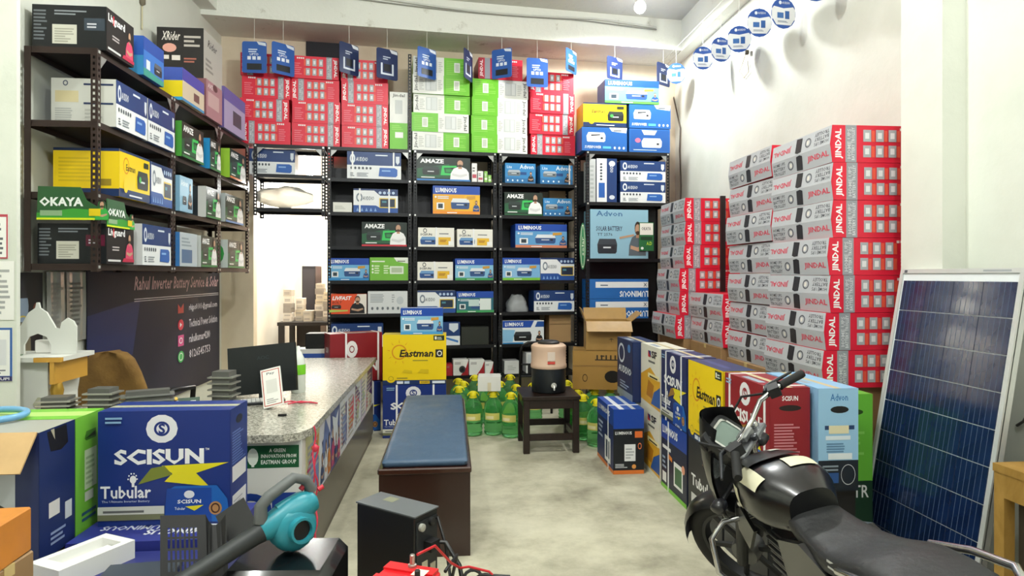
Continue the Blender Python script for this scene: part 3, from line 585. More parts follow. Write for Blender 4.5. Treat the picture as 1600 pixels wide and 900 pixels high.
for box, z, lb, col, des in (((909, 196, 980, 233), 0, 'blue carton with white device under the yellow and navy carton', '2163b0', d_super()), ((983, 198, 1047, 232), 0, 'blue carton with pink dot under another blue carton', '2163b0', [('r', 0, 0, 1, 1, '2163b0'), ('r', .03, .06, .97, .94, '1d58a4'), ('d', .3, .2, .8, .6, 'ffffff', 'e4e8ec'), ('c', .14, .4, .28, .6, 'e07090'), ('p', [(.3, .94), (.36, .74), (.62, .74), (.68, .94)], 'e8ecf0'), ('l', .1, .08, .9, .14, 1, 'c0d4ec')]),
                             ((911, 159, 979, 196), 1, 'yellow and navy inverter carton stacked on corner rack top', 'f2ce10', d_east()), ((983, 161, 1048, 198), 1, 'blue carton with white device on second row of corner rack top', '2163b0', d_super()),
                             ((945, 124, 1030, 160), 2, 'blue inverter carton with green base, topmost on corner rack', '1448a8', d_lum('6cc4ec', '5cc048'))):
    ri(box, ZS4[0] + .262 * z, lb, col, des, hfix=.255, dep=.3)
# green display board on edge beside corner rack + hanging card
q = R4.hit(911, 365, .05)[0]; mb = MB(); mb.loft([[(x, -.006 + .012 * j, z) for x, z in ell(-.035, 0, .035, .5, 20)] for j in (0, 1)], C('2f7c50')); decals(mb, ((-.035, -.006, 0), (.07, 0, 0), (0, 0, .5)), [('c', .15, .03, .85, .97, 'dfe4c8'), ('c', .22, .06, .78, .94, '2f7c50'), ('t', 'solar', .35, .3, .65, .7, 'e8f0d8', {'rot': 90})])
tag(mb.build('green_board', None, R4.pt(q, .035, 1.46), (0, 0, 0)), 'narrow oval green board hung on the corner rack post', 'board')
_q = R4.hit(1010, 392, .02); p = R4.pt(_q[0], .02, _q[1]); mb = MB(); mb.box(-.08, .08, -.004, .004, 0, .31, C('1f6a3c')); decals(mb, ((-.08, -.004, 0), (.16, 0, 0), (0, 0, .31)), [('r', .04, .56, .96, .97, 'ece8e0'), ('t', 'OKAYA', .15, .72, .8, .84, '30343c'), ('r', .1, .38, .9, .5, '143c24'), ('t', 'A.D', .5, .2, .86, .32, 'c8e83c'), ('c', .1, .04, .3, .14, 'e8f0e8')])
tag(mb.build('hanging_card', None, p), 'green and white card hanging in front of plastic wrapped carton', 'card')
# ------------------------------------------------------------ appliance cartons stacked on top of the back racks
TOP = S[0]; JH = .226
gR = 'red cartons on top of the back racks'
for ci, (x0, x1, flips) in enumerate(((376, 453, (0, 1, 1, 0)), (455, 531, (1, 1, 0, 1)), (533, 607, (1, 1, 0, 0)), (828, 898, (0, 1, 1, 0)))):
    for k in range(4):
        q0 = BP.hit(x0, 200, .0)[0]; q1 = BP.hit(x1, 200, .0)[0]; j = random.Random(ci * 5 + k)
        c = BP.pt((q0 + q1) / 2 + j.uniform(-.012, .012), -.2 + j.uniform(-.01, .015), TOP + .001 + k * (JH + .001))
        carton('trolley_carton', 'red carton, %s from bottom, in the red stack %s' % (('first', 'second', 'third', 'fourth')[k], ('over the doorway beside the wall rack', 'between two other red stacks', 'beside the upright green carton', 'near the corner rack')[ci]), 'carton', (q1 - q0 - .006, .38, JH), c, BP.t + R(j.uniform(-.6, .6)), 'e01f3c', {'front': d_jred(flips[k])}, gR)
gG = 'green and white cartons on top of the back racks'
for ci, (x0, x1, flips) in enumerate(((644, 734, (0, 1, 0, 0, 0)), (737, 825, (1, 1, 1, 1)))):
    for k, fl in enumerate(flips):
        q0 = BP.hit(x0, 200)[0]; q1 = BP.hit(x1, 200)[0]; j = random.Random(ci * 9 + k + 50)
        c = BP.pt((q0 + q1) / 2 + j.uniform(-.01, .01), -.2 + j.uniform(-.01, .02), TOP + .001 + k * .199)
        carton('fan_carton', 'green and white carton, %s from bottom of stack %s' % (('first', 'second', 'third', 'fourth', 'fifth')[k], ('beside the upright green carton', 'under the dark red carton')[ci]), 'carton', (q1 - q0 - .006, .36, .198), c, BP.t + R(j.uniform(-.8, .8)), '7cc43c', {'front': d_jgreen(fl)}, gG)
q0 = BP.hit(748, 100)[0]; q1 = BP.hit(817, 100)[0]
carton('trolley_carton', 'dark red carton lying on top of the green and white cartons', 'carton', (q1 - q0, .36, .226), BP.pt((q0 + q1) / 2, -.2, TOP + .001 + 4 * .199), BP.t, 'a8182c', {'front': d_jred(False, dark=False) + [('r', 0, 0, .44, 1, 'a41c30'), ('r', .14, 0, .26, 1, '7c7e86'), ('t', 'JINDAL', .03, .1, .115, .9, 'f0d8dc', {'rot': 90, 'b': .03})]})
q0 = BP.hit(609, 180)[0]; q1 = BP.hit(637, 180)[0]
carton('fan_carton', 'green and white carton standing upright beside the red cartons', 'carton', (q1 - q0, .3, .6), BP.pt((q0 + q1) / 2, -.17, TOP + .001), BP.t, 'e4e6e0', {'front': [('r', 0, 0, 1, 1, 'e9eae4'), ('r', 0, 0, 1, .46, '6cc01e'), ('t', 'Jindal', .16, .9, .84, .97, '1c1c1c'), ('r', .3, .62, .7, .86, 'c4c8c6'), ('r', .3, .2, .75, .3, 'eef0ea'), ('l', .1, .34, .9, .44, 3, '8ad048')]})
# dark cloth-like sheet and cardboard behind the red cartons
q0 = BP.hit(478, 80, -.42)[0]; q1 = BP.hit(536, 80, -.42)[0]
mb = MB(); mb.box(q0, q1, -.01, .01, 0, .42, M('2a2a30', .8)); tag(mb.build('dark_panel', None, BP.pt(0, -.436, 3.56), (0, 0, BP.t)), 'dark panel on back wall above the red cartons', 'panel')
# doorway rack items
carton('inverter_carton', 'navy and white inverter carton on the rack across the doorway', 'inverter carton', (.44, .27, .26), BP.pt(bq[0] + .17, -.19, 2.421), BP.t, NAVY, {'front': d_aud()})
mb = MB(); rg = random.Random(5); rings = []
for j in range(9):
    t = j / 8; r0 = .1 * math.sin(math.pi * (.12 + .8 * t)) + .02
    rings.append([(-.28 + .56 * t, r0 * math.cos(a) * (1 + .15 * rg.uniform(-1, 1)), .125 + r0 * .9 * math.sin(a) * (1 + .15 * rg.uniform(-1, 1))) for a in [2 * math.pi * k / 14 for k in range(14)]])
mb.loft(rings, M('d4d2cc', .2, 0, 'glass', trans=.5)); tag(mb.build('plastic_bag', None, BP.pt(bq[0] + .28, -.18, 2.085), (0, 0, BP.t), smooth=40), 'crumpled clear plastic bag on the rack across the doorway', 'plastic bag')
# ------------------------------------------------------------ cartons on the left wall racks
def li(box, k, label, col, des, near, **kw):
    return shelf_item(LP, box, ZL[k], label, col, des, near=near, clamp=k > 0, **dict(dict(dep=.32, n=.03), **kw))
def nr(base, *more): return [('r', 0, 0, 1, 1, base)] + list(more)
audn = nr('d4d4cc', ('r', .06, .5, .42, .74, 'd8cba0'), ('o', .18, .84, .26, .96, '50586c', .4), ('l', .06, .12, .4, .4, 6, 'b0b2ae'), ('r', .5, .86, .96, .9, '24345c'), ('r', .5, .46, .96, .5, '24345c'), ('l', .52, .1, .9, .4, 4, 'bcbcb6'))
li((166, 16, 209, 95), 0, 'black inverter carton with red-dotted lettering, top of left rack', '1a1416', d_livg(True), d_livg(False), hfix=.25, dep=.4)
li((224, 60, 256, 120), 0, 'blue and teal gadget carton on top of left rack', '2e6cc0', nr('3c78cc', ('r', 0, .66, 1, 1, '2a50a8'), ('p', [(0, 0), (1, 0), (1, .14), (0, .2)], '3c9a8c'), ('d', .5, .2, .9, .5, '60646c', '30343c'), ('r', .12, .2, .3, .44, 'dce4ec')), nr('2a58b0', ('r', 0, 0, 1, .5, '3c8cc0')), hfix=.25)
li((285, 100, 319, 160), 0, 'purple and cream gadget carton with yellow end on left rack', 'd8c8a8', nr('d4c4ac', ('r', 0, .62, 1, 1, '4a4aa8'), ('r', .5, .2, .76, .46, '70504c'), ('r', 0, 0, 1, .08, '3c8cc0')), nr('4058b0', ('r', 0, .05, 1, .6, 'ecd414'), ('r', 0, 0, 1, .1, '3ca0d0')), hfix=.24)
li((322, 118, 347, 180), 0, 'dull pink carton with a figure on left rack top', '9c6c74', nr('a87c84', ('r', .1, .3, .8, .7, 'c4a4a4'), ('c', .4, .8, .7, 1, '5c3a3c'), ('t', 'AXE', .1, .8, .4, .92, 'e8d8d8')), nr('84565c'), hfix=.3)
li((350, 140, 383, 200), 0, 'grey and violet carton with square picture, end of left rack top', '8c88b4', nr('a49cc0', ('r', .4, .2, .8, .56, '3c4454'), ('r', 0, .7, 1, 1, '5c58a0')), nr('6c5c9c'), hfix=.36)
carton('inverter_carton', 'black carton with pale side and white script, highest on left rack', 'inverter carton', (.42, .36, .4), LP.pt((LP.hit(322, 118, .03)[0] + LP.hit(347, 118, .03)[0]) / 2 + .03, -.17, ZL[0] + .303), LP.t, '1c1a1a', {'front': [('r', 0, 0, 1, 1, 'b8b4ac'), ('t', 'Rider', .2, .7, .7, .86, '2c2828', {'i': .3}), ('l', .1, .2, .6, .5, 3, '8a8680')], 'left': [('r', 0, 0, 1, 1, '201c1c'), ('t', 'XRider', .1, .74, .5, .92, 'f0e8e0', {'i': .3}), ('p', ell(.12, .5, .42, .68), 'e8a898'), ('l', .58, .62, .95, .88, 3, 'c0b8b0'), ('r', .1, .36, .26, .44, 'e8e0d8'), ('r', .32, .34, .5, .44, 'e8e0d8'), ('l', .58, .3, .9, .42, 2, 'b06858')]})
li((181, 124, 230, 185), 1, 'navy and white inverter carton with pale end, second shelf of left rack', NAVY, d_aud(), audn, hfix=.28, dep=.36)
li((231, 150, 273, 200), 1, 'navy and white inverter carton pushed behind the first on second shelf', NAVY, d_aud(), audn, hfix=.28)
li((284, 190, 318, 240), 1, 'dark green inverter carton with blue side, second shelf of left rack', '14261e', d_amaze(), nr('4c9c3c'), hfix=.26)
li((328, 215, 349, 255), 1, 'dark green inverter carton with cyan side, second shelf of left rack', '14261e', d_amaze(), nr('2890cc'), hfix=.25, dep=.2)
li((359, 222, 384, 270), 1, 'dark green inverter carton with lime side and orange base, second shelf', '14261e', d_amaze('d8742c'), nr('9ccc3c'), hfix=.26)
li((186, 238, 234, 300), 2, 'yellow and navy inverter carton with yellow end, third shelf of left rack', 'f2ce10', d_east(), nr('f2ce10', ('r', 0, 0, 1, .16, '16305e'), ('r', 0, .94, 1, 1, '16305e'), ('l', .08, .3, .7, .84, 7, 'dcba14'), ('r', .62, .22, .88, .36, '9c8420')), hfix=.285, dep=.37)
li((236, 262, 269, 316), 2, 'white and navy inverter carton beside yellow carton, third shelf', 'e4e6ea', d_aud2(), nr('274c94'), hfix=.28)
li((274, 286, 301, 328), 2, 'pale blue inverter carton with man in suit, third shelf of left rack', '8cb8d4', nr('90bcd8', ('t', 'Advon', .1, .72, .6, .9, 'f0f8fc'), ('m', .62, .1, .96, .86, '2c3440'), ('d', .2, .2, .5, .44, '30404c', '20303c')), nr('7ca8c4'), hfix=.26)
li((322, 298, 347, 335), 2, 'dark green inverter carton with pale grey edge, third shelf', '14261e', d_amaze(), nr('30363c', ('r', .8, 0, 1, 1, 'd4d4d0'), ('l', .1, .2, .6, .8, 6, '5c646c')), hfix=.25)
li((352, 304, 380, 345), 2, 'dark green inverter carton with blue back edge, third shelf end', '14261e', d_amaze('3c7cc0'), nr('b4bcbc'), hfix=.25)
li((164, 358, 209, 408), 3, 'black inverter carton with pink dressed woman, lowest shelf of left rack', '1a1416', d_livg(True), d_livg(None), hfix=.23, dep=.37)
li((222, 352, 267, 410), 3, 'navy and white inverter carton with white end, lowest shelf of left rack', NAVY, d_aud(), nr('dcdcdc', ('l', .1, .2, .9, .8, 6, 'b4b6ba')), hfix=.265)
li((280, 364, 308, 410), 3, 'pale blue and grey inverter carton, lowest shelf of left rack', 'b4c0c8', nr('b8c4cc', ('r', .1, .1, .7, .5, '4c6c94'), ('l', .1, .6, .8, .9, 3, '8c9ca8')), nr('3c78b8'), hfix=.25)
li((314, 370, 339, 410), 3, 'dark green inverter carton with pale side, lowest shelf of left rack', '14261e', d_amaze(), nr('d0d4d0'), hfix=.25)
li((356, 371, 381, 408), 3, 'dark green inverter carton with oval green side, lowest shelf end', '14261e', d_amaze(), nr('c8d0cc', ('c', .2, .05, .9, .95, '3c9c4c')), hfix=.25)
# green brand boards with printed person clipped on the third shelf
for k, (x0, x1, y0, y1) in enumerate(((57, 171, 292, 343), (160, 205, 312, 354))):
    if k == 0:
        p0 = onY(x0, y1, 3.818); p1 = onY(x1, y0, 3.818); w, h = p1[0] - p0[0], p1[2] - p0[2]; loc = (p0[0], 3.818, p0[2]); rot = (0, 0, 0)
    else:
        a = onX(x0, y1, -1.95); b = onX(x1, y1, -1.95); w, h = b[1] - a[1], .16; loc = (-1.962, a[1] + .07, ZL[2] - .19); rot = (0, 0, R(90))
    mb = MB(); out = [(0, 0), (.98, 0), (1, .1), (.95, .3), (.93, .55), (.9, .6), (.85, .55), (.83, .4), (.68, .6), (.6, .98), (.02, 1)]
    mb.prism([(a * w, b * h) for a, b in out], 0, .006, C('2a5a30'))
    decals(mb, ((0, 0, 0), (w, 0, 0), (0, 0, h)), [('p', [(0, 0), (.98, 0), (.99, .1), (.94, .28), (.5, .34), (0, .2)], '3c9a34'), ('r', 0, 0, .8, .06, 'd8e820'), ('t', 'OKAYA', .04, .4, .64, .68, 'f0f4f0', {'b': .04}), ('r', .05, .12, .35, .28, '8cac84'), ('m', .8, .02, .99, .6, '3cae4c'), ('r', .72, .12, .88, .34, 'e4c814')])
    tag(mb.build('brand_board', None, loc, rot), ('large green brand board with person at near end of left rack', 'smaller green brand board with person along left rack shelf front')[k], 'sign')
# ------------------------------------------------------------ trolley cartons along the right wall
def trolley(x, y, z, rz, w=.52, d=.64, h=.2, lab='', grp=''):
    o = carton('trolley_carton', lab, 'carton', (w, d, h - .002), (x, y, z), rz, 'e01f3c', {'front': d_jred(), 'left_low': [('r', 0, 0, 1, 1, 'b2b3b8')] + d_jsil(False), 'left_up': [('r', 0, 0, 1, 1, 'babbc0')] + d_jsil(True)}, grp, crease=.012)  # upper silver half in lighter grey: shading of the crease put into the colour
    return o
rg = random.Random(11)
for k in range(7): trolley(2.0 + .26 + (.02 if k > 3 else 0) - (.03 if k == 0 else 0) - (.02 if k == 1 else 0), 3.22 + .32, .801 + .2 * k, R(rg.uniform(-1.2, .6)), lab='red and silver trolley carton, %s from bottom of the pier stack' % ('first', 'second', 'third', 'fourth', 'fifth', 'sixth', 'seventh')[k], grp='trolley cartons in the stack by the pier')
for k in range(7): trolley(2.035 + .26 + rg.uniform(-.012, .012), 3.895 + .32, .801 + .205 * k, R(rg.uniform(-1.2, 1.2)), lab='silver sided trolley carton, %s from bottom of the tall stack behind the pier stack' % ('first', 'second', 'third', 'fourth', 'fifth', 'sixth', 'seventh')[k], grp='trolley cartons in the middle stack')
for k in range(6): trolley(1.95 + .26 + (.03 * (k > 2)) - .04 * (k == 0) + rg.uniform(-.01, .01), 5.25 + .34, .86 + .2 * k, R(rg.uniform(-1.2, 1.2)), d=.62, lab='red and silver trolley carton, %s from bottom of stack by corner rack' % ('first', 'second', 'third', 'fourth', 'fifth', 'sixth', 'seventh')[k], grp='trolley cartons by the corner rack')
for k in range(2): trolley(2.0 + .27 + rg.uniform(-.01, .01), 4.575 + .32, .86 + .2 * k, R(rg.uniform(-1, 1)), d=.62, lab='silver sided trolley carton, %s from bottom of the low stack of two' % ('first', 'second', 'third', 'fourth', 'fifth', 'sixth', 'seventh')[k], grp='trolley cartons in the low stack')
mb = MB(); mb.box(-.02, .02, -.012, .012, 0, .8, M('1c1a1c', .5)); tag(mb.build('dark_gap_strip', None, (2.26, 5.16, 1.262)), 'black board standing between the trolley carton stacks', 'board')  # upright black strip put in for the shade between the stacks
# plain cartons that carry the trolley stacks
for (x, y, z, h, d, lb) in ((2.26, 3.55, 0, .4, .6, 'brown carton under the pier stack of trolley cartons'), (2.26, 3.55, .401, .398, .6, 'brown carton upper of two under the pier stack'), (2.26, 4.22, 0, .4, .6, 'brown carton under the middle stack of trolley cartons'), (2.26, 4.22, .401, .398, .6, 'brown carton upper of two under the middle stack'),
                       (2.25, 4.9, 0, .43, .6, 'brown carton under the low stack of trolley cartons'), (2.25, 4.9, .431, .427, .6, 'brown carton upper of two under the low stack'), (2.22, 5.6, 0, .43, .64, 'brown carton under the corner stack of trolley cartons'), (2.22, 5.6, .431, .427, .64, 'brown carton upper of two under the corner stack')):
    carton('cardboard_box', lb, 'cardboard box', (.5, d, h), (x, y, z), 0, 'a8845c', {}, tape='c8b078')
# ------------------------------------------------------------ battery cartons, two layers, long sides towards the aisle
BX, HL, HU = 1.4, .45, .455
def rb(y0, y1, z, label, col, des, end=None, x=BX, wid=.185, h=.45, **kw):
    return bat(label, col, des, {'left': end} if end else None, (x + wid / 2, (y0 + y1) / 2, z), R(-90), (y1 - y0 - .006, wid, h), ('front',), **kw)
# carton front (local -y) turned to face -x; local x runs towards the camera, so its right side faces the camera
def rb(y0, y1, z, label, col, des, end=None, x=BX, wid=.185, h=.45, **kw):
    return bat(label, col, des, {'right': end} if end else None, (x + wid / 2, (y0 + y1) / 2, z), R(-90), (y1 - y0 - .006, wid, h), ('front',), **kw)
rb(4.2, 4.64, .001, 'cream and gold battery carton in lower row beside navy carton', 'e8e4d4', d_sf())
rb(3.7, 4.17, .001, 'dark battery carton with lime base and blue band, lower row', '141c38', d_lumbat() + [('r', 0, 0, 1, .06, '7cc43c')], straps=(.3,))
rb(3.2, 3.68, .001, 'black battery carton in lower row behind motorcycle wheel', '1a1c22', [('t', 'Tubular', .1, .4, .8, .55, 'f0f0f0', {'b': .02}), ('r', .1, .1, .5, .3, 'd0d0d0')])
rb(2.72, 3.18, .001, 'dark grey battery carton in lower row under dark red carton', '22242a', [('l', .1, .2, .8, .8, 5, '5c6068')])
rb(4.64, 5.08, .452, 'navy battery carton with white ring emblem, upper row end', '172a58', d_audbat(), x=1.34); rb(4.66, 5.1, .001, 'grey and white battery carton lower row end', 'b4b8bc', [('l', .1, .2, .9, .8, 6, '8c9098')], x=1.36)
rb(4.19, 4.63, .452, 'cream and gold battery carton in upper row', 'e8e4d4', d_sf())
rb(3.70, 4.17, .452, 'navy battery carton with white roundel and yellow bolt, right row', '16265c', d_scisun('16265c'), straps=(.2, .8))
rb(3.19, 3.68, .452, 'yellow battery carton with navy top in right row', 'f0ce0c', d_eastbig(), top=[('r', 0, 0, 1, 1, '1f2f60'), ('r', .1, .3, .8, .5, '35457c')])
rb(2.70, 3.17, .452, 'dark red battery carton with white roundel and handle slot, right row', '8c1422', d_scisun('8c1422'), d_end(), straps=(.12, .9))
rb(2.66, 3.14, .452, 'light blue battery carton with black lower band and handle slot', '8cb8dc', [], [('r', 0, 0, 1, .3, '16202c'), ('r', 0, .3, 1, 1, '98c4e4'), ('t', 'Advon', .3, .88, .74, .95, '2c6cac'), ('p', ell(.3, .76, .76, .83), '14181c'), ('r', .16, .6, .9, .64, '24406c'), ('r', .26, .56, .76, .64, 'e4dcb8'), ('r', .18, .5, .8, .54, 'dce8f0'), ('l', .2, .38, .8, .48, 4, '5c84a8'), ('r', .24, .31, .84, .37, 'e4ecf0'), ('o', .56, .06, .92, .26, 'd0d4d8', .06), ('r', .1, .08, .5, .18, '28508c'), ('l', .1, .2, .5, .27, 2, '8c98a4')], x=BX + .2)
rb(2.93, 3.23, .402, 'lime green battery carton between light blue carton and solar panel', '6cbc3c', [], [('p', ell(.3, .76, .76, .83), '284818'), ('l', .2, .3, .8, .6, 5, '8cd060')], x=BX + .44, wid=.2, h=.42)
rb(2.68, 3.14, .001, 'black shrink-wrapped battery carton below light blue carton', '15161a', [], [('l', .1, .3, .8, .8, 4, '2c3038')], x=BX + .2)
rb(2.93, 3.23, .001, 'dark green battery carton low beside the solar panel', '1c3c28', [], [('t', 'TR', .5, .8, .9, .95, 'e8e8e8')], x=BX + .44, wid=.2, h=.4)
p = onz(958, 742, 0)
bat('navy battery carton with orange base standing alone in front of row', '14224c', [('r', 0, 0, 1, 1, '16285c'), ('r', 0, 0, 1, .06, 'd8742c'), ('r', 0, .74, 1, 1, '14409c'), ('t', 'LUMINOUS', .1, .84, .8, .93, 'f4f4f4', {'b': .02}), ('r', .5, .1, .84, .5, 'f0f2f0'), ('r', .56, .16, .78, .44, '30445c'), ('l', .1, .4, .4, .7, 4, 'a8b4cc')],
    {'right': [('r', 0, 0, 1, .06, 'd8742c'), ('r', 0, .06, 1, .7, '14181f'), ('r', 0, .7, 1, 1, '14409c'), ('t', 'LUMINOUS', .06, .61, .6, .66, 'f4f4f4', {'b': .02}), ('r', .7, .56, .95, .66, 'd86c30'), ('r', .36, .2, .72, .46, 'e8eaec'), ('l', .4, .24, .68, .42, 4, 'b0b4b8'), ('o', .8, .38, .92, .48, 'e8804c', .3), ('l', .06, .1, .5, .17, 3, 'd0d4d8'), ('c', .6, .08, .74, .15, 'd8944c')]},
    (p[0] + .113, p[1] + .25, .001), R(-90), (.49, .22, .455), straps=(.7,), top=[('r', 0, 0, 1, 1, '1c4ca4'), ('r', 0, .2, 1, .36, 'dce0e8'), ('r', 0, .6, 1, .74, 'c8d0dc')])
# ------------------------------------------------------------ padded bench
t = thing('padded_bench', 'dark brown box bench with a blue padded seat', 'bench', (-.13, 4.09, 0))
BRW = M('2c1612', .28, 0, 'gloss'); mb = MB(); mb.box(-.225, .225, -.89, -.87, 0, .415, BRW); mb.box(-.225, .225, .87, .89, 0, .415, BRW); mb.box(-.225, -.205, -.87, .87, 0, .415, BRW); mb.box(.205, .225, -.87, .87, 0, .415, BRW); mb.build('bench_case', t)
mb = MB(); mb.cbox(.462, 1.80, .03, M('3a1e16', .25, 0, 'gloss'), .006, (0, 0, .415)); mb.build('bench_top', t)
mb = MB(); n = 12; rings = []
for z, e in ((.446, 0), (.452, .006), (.468, .008), (.478, .0), (.481, -.02)):
    X, Y = .205 + e, .872 + e; rr = .02; pts = []
    for cx, cy, a0 in ((1, 1, 0), (-1, 1, 90), (-1, -1, 180), (1, -1, 270)):
        for k in range(5): a = R(a0 + k * 22.5); pts.append((cx * (X - rr) + rr * math.cos(a), cy * (Y - rr) + rr * math.sin(a), z))
    rings.append(pts)
mb.loft(rings, M('3c546e', .32, 0, 'leather')); mb.build('seat_pad', t, smooth=50)
# ------------------------------------------------------------ counter
XR_, XL_, Y0, Y1, CZ = -.645, -1.3, 2.93, 5.62, .69
t = thing('shop_counter', 'granite topped shop counter with poster covered front', 'counter', (0, 0, 0))
mb = MB(); g = M('b4b1a4', .25, 0, 'granite')
for z0, z1 in ((CZ - .035, CZ),): mb.loft([[(x, y, z) for x, y in ((XR_, Y1), (XL_, Y1), (XL_, 3.66), (-2.3, 3.66), (-2.3, Y0), (XR_ - .1, Y0), (XR_ - .04, Y0 + .03), (XR_, Y0 + .12))] for z in (z0, z1)], g)
mb.build('granite_top', t, fix=True)
mb = MB(); W_ = M('dcdcd8', .35); mb.box(XL_ + .03, XR_ - .03, Y0 + .05, Y1 - .03, .09, CZ - .036, W_); mb.box(-2.27, XL_ + .03, Y0 + .05, 3.63, .09, CZ - .036, W_); mb.build('counter_body', t)
mb = MB(); mb.box(XL_ + .05, XR_ - .032, Y0 + .1, Y1 - .05, .0, .089, M('50423a', .4)); mb.box(-2.25, XL_ + .05, Y0 + .1, 3.6, 0, .089, M('50423a', .4)); mb.build('plinth', t)
mb = MB(); mb.box(XR_ - .03, XR_ - .022, Y0 + .2, Y1 - .04, .05, .3, M('4a3d34', .35, 0, 'gloss')); mb.build('kick_panel', t)
mb = MB(); decals(mb, ((XL_ + .03, Y0 + .05, .09), (XR_ - XL_ - .06, 0, 0), (0, 0, CZ - .126)), [('r', .56, .78, .98, .96, '1c5a34'), ('c', .6, .8, .68, .94, 'e8f0e4'), ('r', .63, .79, .65, .84, 'e8f0e4'), ('t', 'A GREEN', .76, .905, .88, .935, 'f0f4ec', {'b': .02}), ('t', 'INNOVATION FROM', .7, .86, .96, .89, 'f0f4ec', {'b': .02}), ('t', 'EASTMAN GROUP', .7, .81, .96, .845, 'f0f4ec', {'b': .02})]); mb.build('printed_sticker', t)
mb = MB(); decals(mb, ((XL_ + .03, Y0 + .05, .09), (XR_ - XL_ - .06, 0, 0), (0, 0, CZ - .126)), [('o', .46, .3, .78, .58, '1c3c8c', .42), ('t', 'E', .78, .32, .96, .58, '1c3c8c', {'b': .06})]); mb.build('printed_letters', t)
cols = ['d8d4c0', '3a4a7c', 'b43c6c', 'c87834', 'e4e4e0', '28406c', 'dce0e4', 'c44450', 'e0d8c0', '6c7cac', 'a8b87c', '54306c']
rg = random.Random(21); y = Y0 + .13; k = 0
while y < Y1 - .12:
    wd = rg.uniform(.28, .42); wd = min(wd, Y1 - .04 - y); mb = MB(); base = ['c8c898', 'd4d4dc', '5c6494', 'e4e4e4', 'e0e0e4', 'd8dce0', 'c8b8cc', 'dcdcd4'][k % 8]
    mb.box(XR_ - .0295, XR_ - .0265, y, y + wd - .006, .3, CZ - .05, C(base))
    its = [('p', [(rg.uniform(0, .5), rg.uniform(0, .7)), (rg.uniform(.5, 1), rg.uniform(0, .5)), (rg.uniform(.6, 1), rg.uniform(.4, 1)), (rg.uniform(.1, .5), rg.uniform(.6, 1))], rg.choice(cols)) for _ in range(5)]
    its += [('m', a, .05, a + .3, rg.uniform(.5, .8), rg.choice(cols)) for a in (.05, .38, .66)] if k in (1, 2) else [('l', .08, .1, .9, .9, 9, rg.choice(('a0a4ac', 'b4b0a4')))]
    decals(mb, ((XR_ - .0265, y, .3), (0, wd - .006, 0), (0, 0, CZ - .35)), its); mb.build('poster', t); y += wd; k += 1
# red string hanging on the counter corner
mb = MB(); mb.tube([(XR_ + .008 + .006 * math.sin(i * 1.3), 3.06 + .012 * math.sin(i * .9), CZ + .005 - i * .034) for i in range(18)], .004, M('e0405c', .5)); mb.tube([(XR_ + .012 + .008 * math.cos(i * 1.1), 3.09 + .015 * math.cos(i * .8), CZ - .1 - i * .03) for i in range(17)], .004, M('e0405c', .5)); mb.lathe([(0, 0), (.015, .01), (.015, .03), (0, .04)], M('d83850', .5), 8, (XR_ + .012, 3.07, CZ - .12))
tag(mb.build('red_wire', smooth=60), 'red knotted wire hanging down the counter corner', 'wire')
mb = MB(); mb.tube([onz(x, y, CZ + .006) for x, y in ((440, 629), (455, 627), (470, 629), (485, 628), (496, 630), (470, 627), (450, 631))], .004, M('d84058', .5)); tag(mb.build('red_wire', smooth=60), 'red wire lying on granite beside the bottle', 'wire')
# monitor, keyboard, stand card, spray bottle
p0 = onz(412, 632, CZ); t = thing('monitor', 'black computer monitor seen from behind on granite counter', 'monitor', (p0[0] - .02, 3.72, CZ), (0, 0, R(-8)))
mb = MB(); T = Matrix.Rotation(R(-6), 4, 'Y') @ Matrix.Rotation(R(-8), 4, 'X'); mb.box(-.2, .19, -.012, .014, .045, .315, M('0c1216', .4), T); dp = mb.build('display_panel', t)
mb = MB(); mb.box(-.19, .18, .0142, .0165, .06, .305, M('20242a', .1), T); mb.build('screen', dp)
mb = MB(); decals(mb, ((-.06, -.0125, .235), (.1, 0, 0), (0, 0, .02)), [('t', 'AOC', .3, 0, 1, 1, '2a343a')]); mb.v = [tuple(T @ Vector(v)) for v in mb.v]; mb.build('logo', dp)
mb = MB(); mb.box(-.03, .03, -.01, .03, .008, .16, M('10161a', .4)); mb.lathe([(.11, .001), (.11, .008), (.09, .012)], M('10161a', .35), 20); mb.build('stand', t)
t = thing('keyboard', 'black keyboard with white keys on granite counter', 'keyboard', onz(376, 632, CZ + .001), (0, 0, R(18)))
mb = MB(); mb.cbox(.3, .11, .015, M('1c1e22', .5)); kc = mb.build('keyboard_case', t)
for r_ in range(4):
    mb = MB()
    for k in range(13): mb.box(-.14 + k * .0218, -.121 + k * .0218, -.045 + r_ * .023, -.026 + r_ * .023, .015, .021, C('dcdcd8'))
    mb.build('key_row', kc)
p = onz(428, 640, CZ); t = tag(MB().box(-.055, .055, -.003, .003, 0, .21, C('e8e6e0')).build('payment_card', None, (p[0], p[1] + .0, CZ + .016), (R(-20), R(-14), R(-6))), 'white payment card with red border propped on the counter', 'card')
mb = MB(); decals(mb, ((-.055, -.003, 0), (.11, 0, 0), (0, 0, .21)), [('r', .06, .04, .94, .96, 'b8402c'), ('r', .1, .06, .9, .94, 'eeece6'), ('t', 'Pay', .3, .82, .7, .9, '5c5c64'), ('l', .2, .1, .8, .24, 3, 'a4a09c'), ('r', .24, .36, .78, .7, 'd8d6d0')]); mb.build('printed_panel', t)
p = onz(466, 613, CZ); t = thing('plastic_bottle', 'white squeeze bottle with lime green label on counter', 'bottle', (p[0], p[1], CZ + .001))
mb = MB(); mb.lathe([(.04, 0), (.043, .01), (.043, .17), (.038, .2), (.018, .245), (.012, .25), (.012, .275), (.006, .28)], M('e0e4dc', .3), 20); mb.build('bottle_body', t, smooth=50)
mb = MB(); mb.lathe([(.0438, .11), (.0438, .17)], C('7cd02c'), 20, cap=False); mb.build('bottle_label', t, smooth=50)
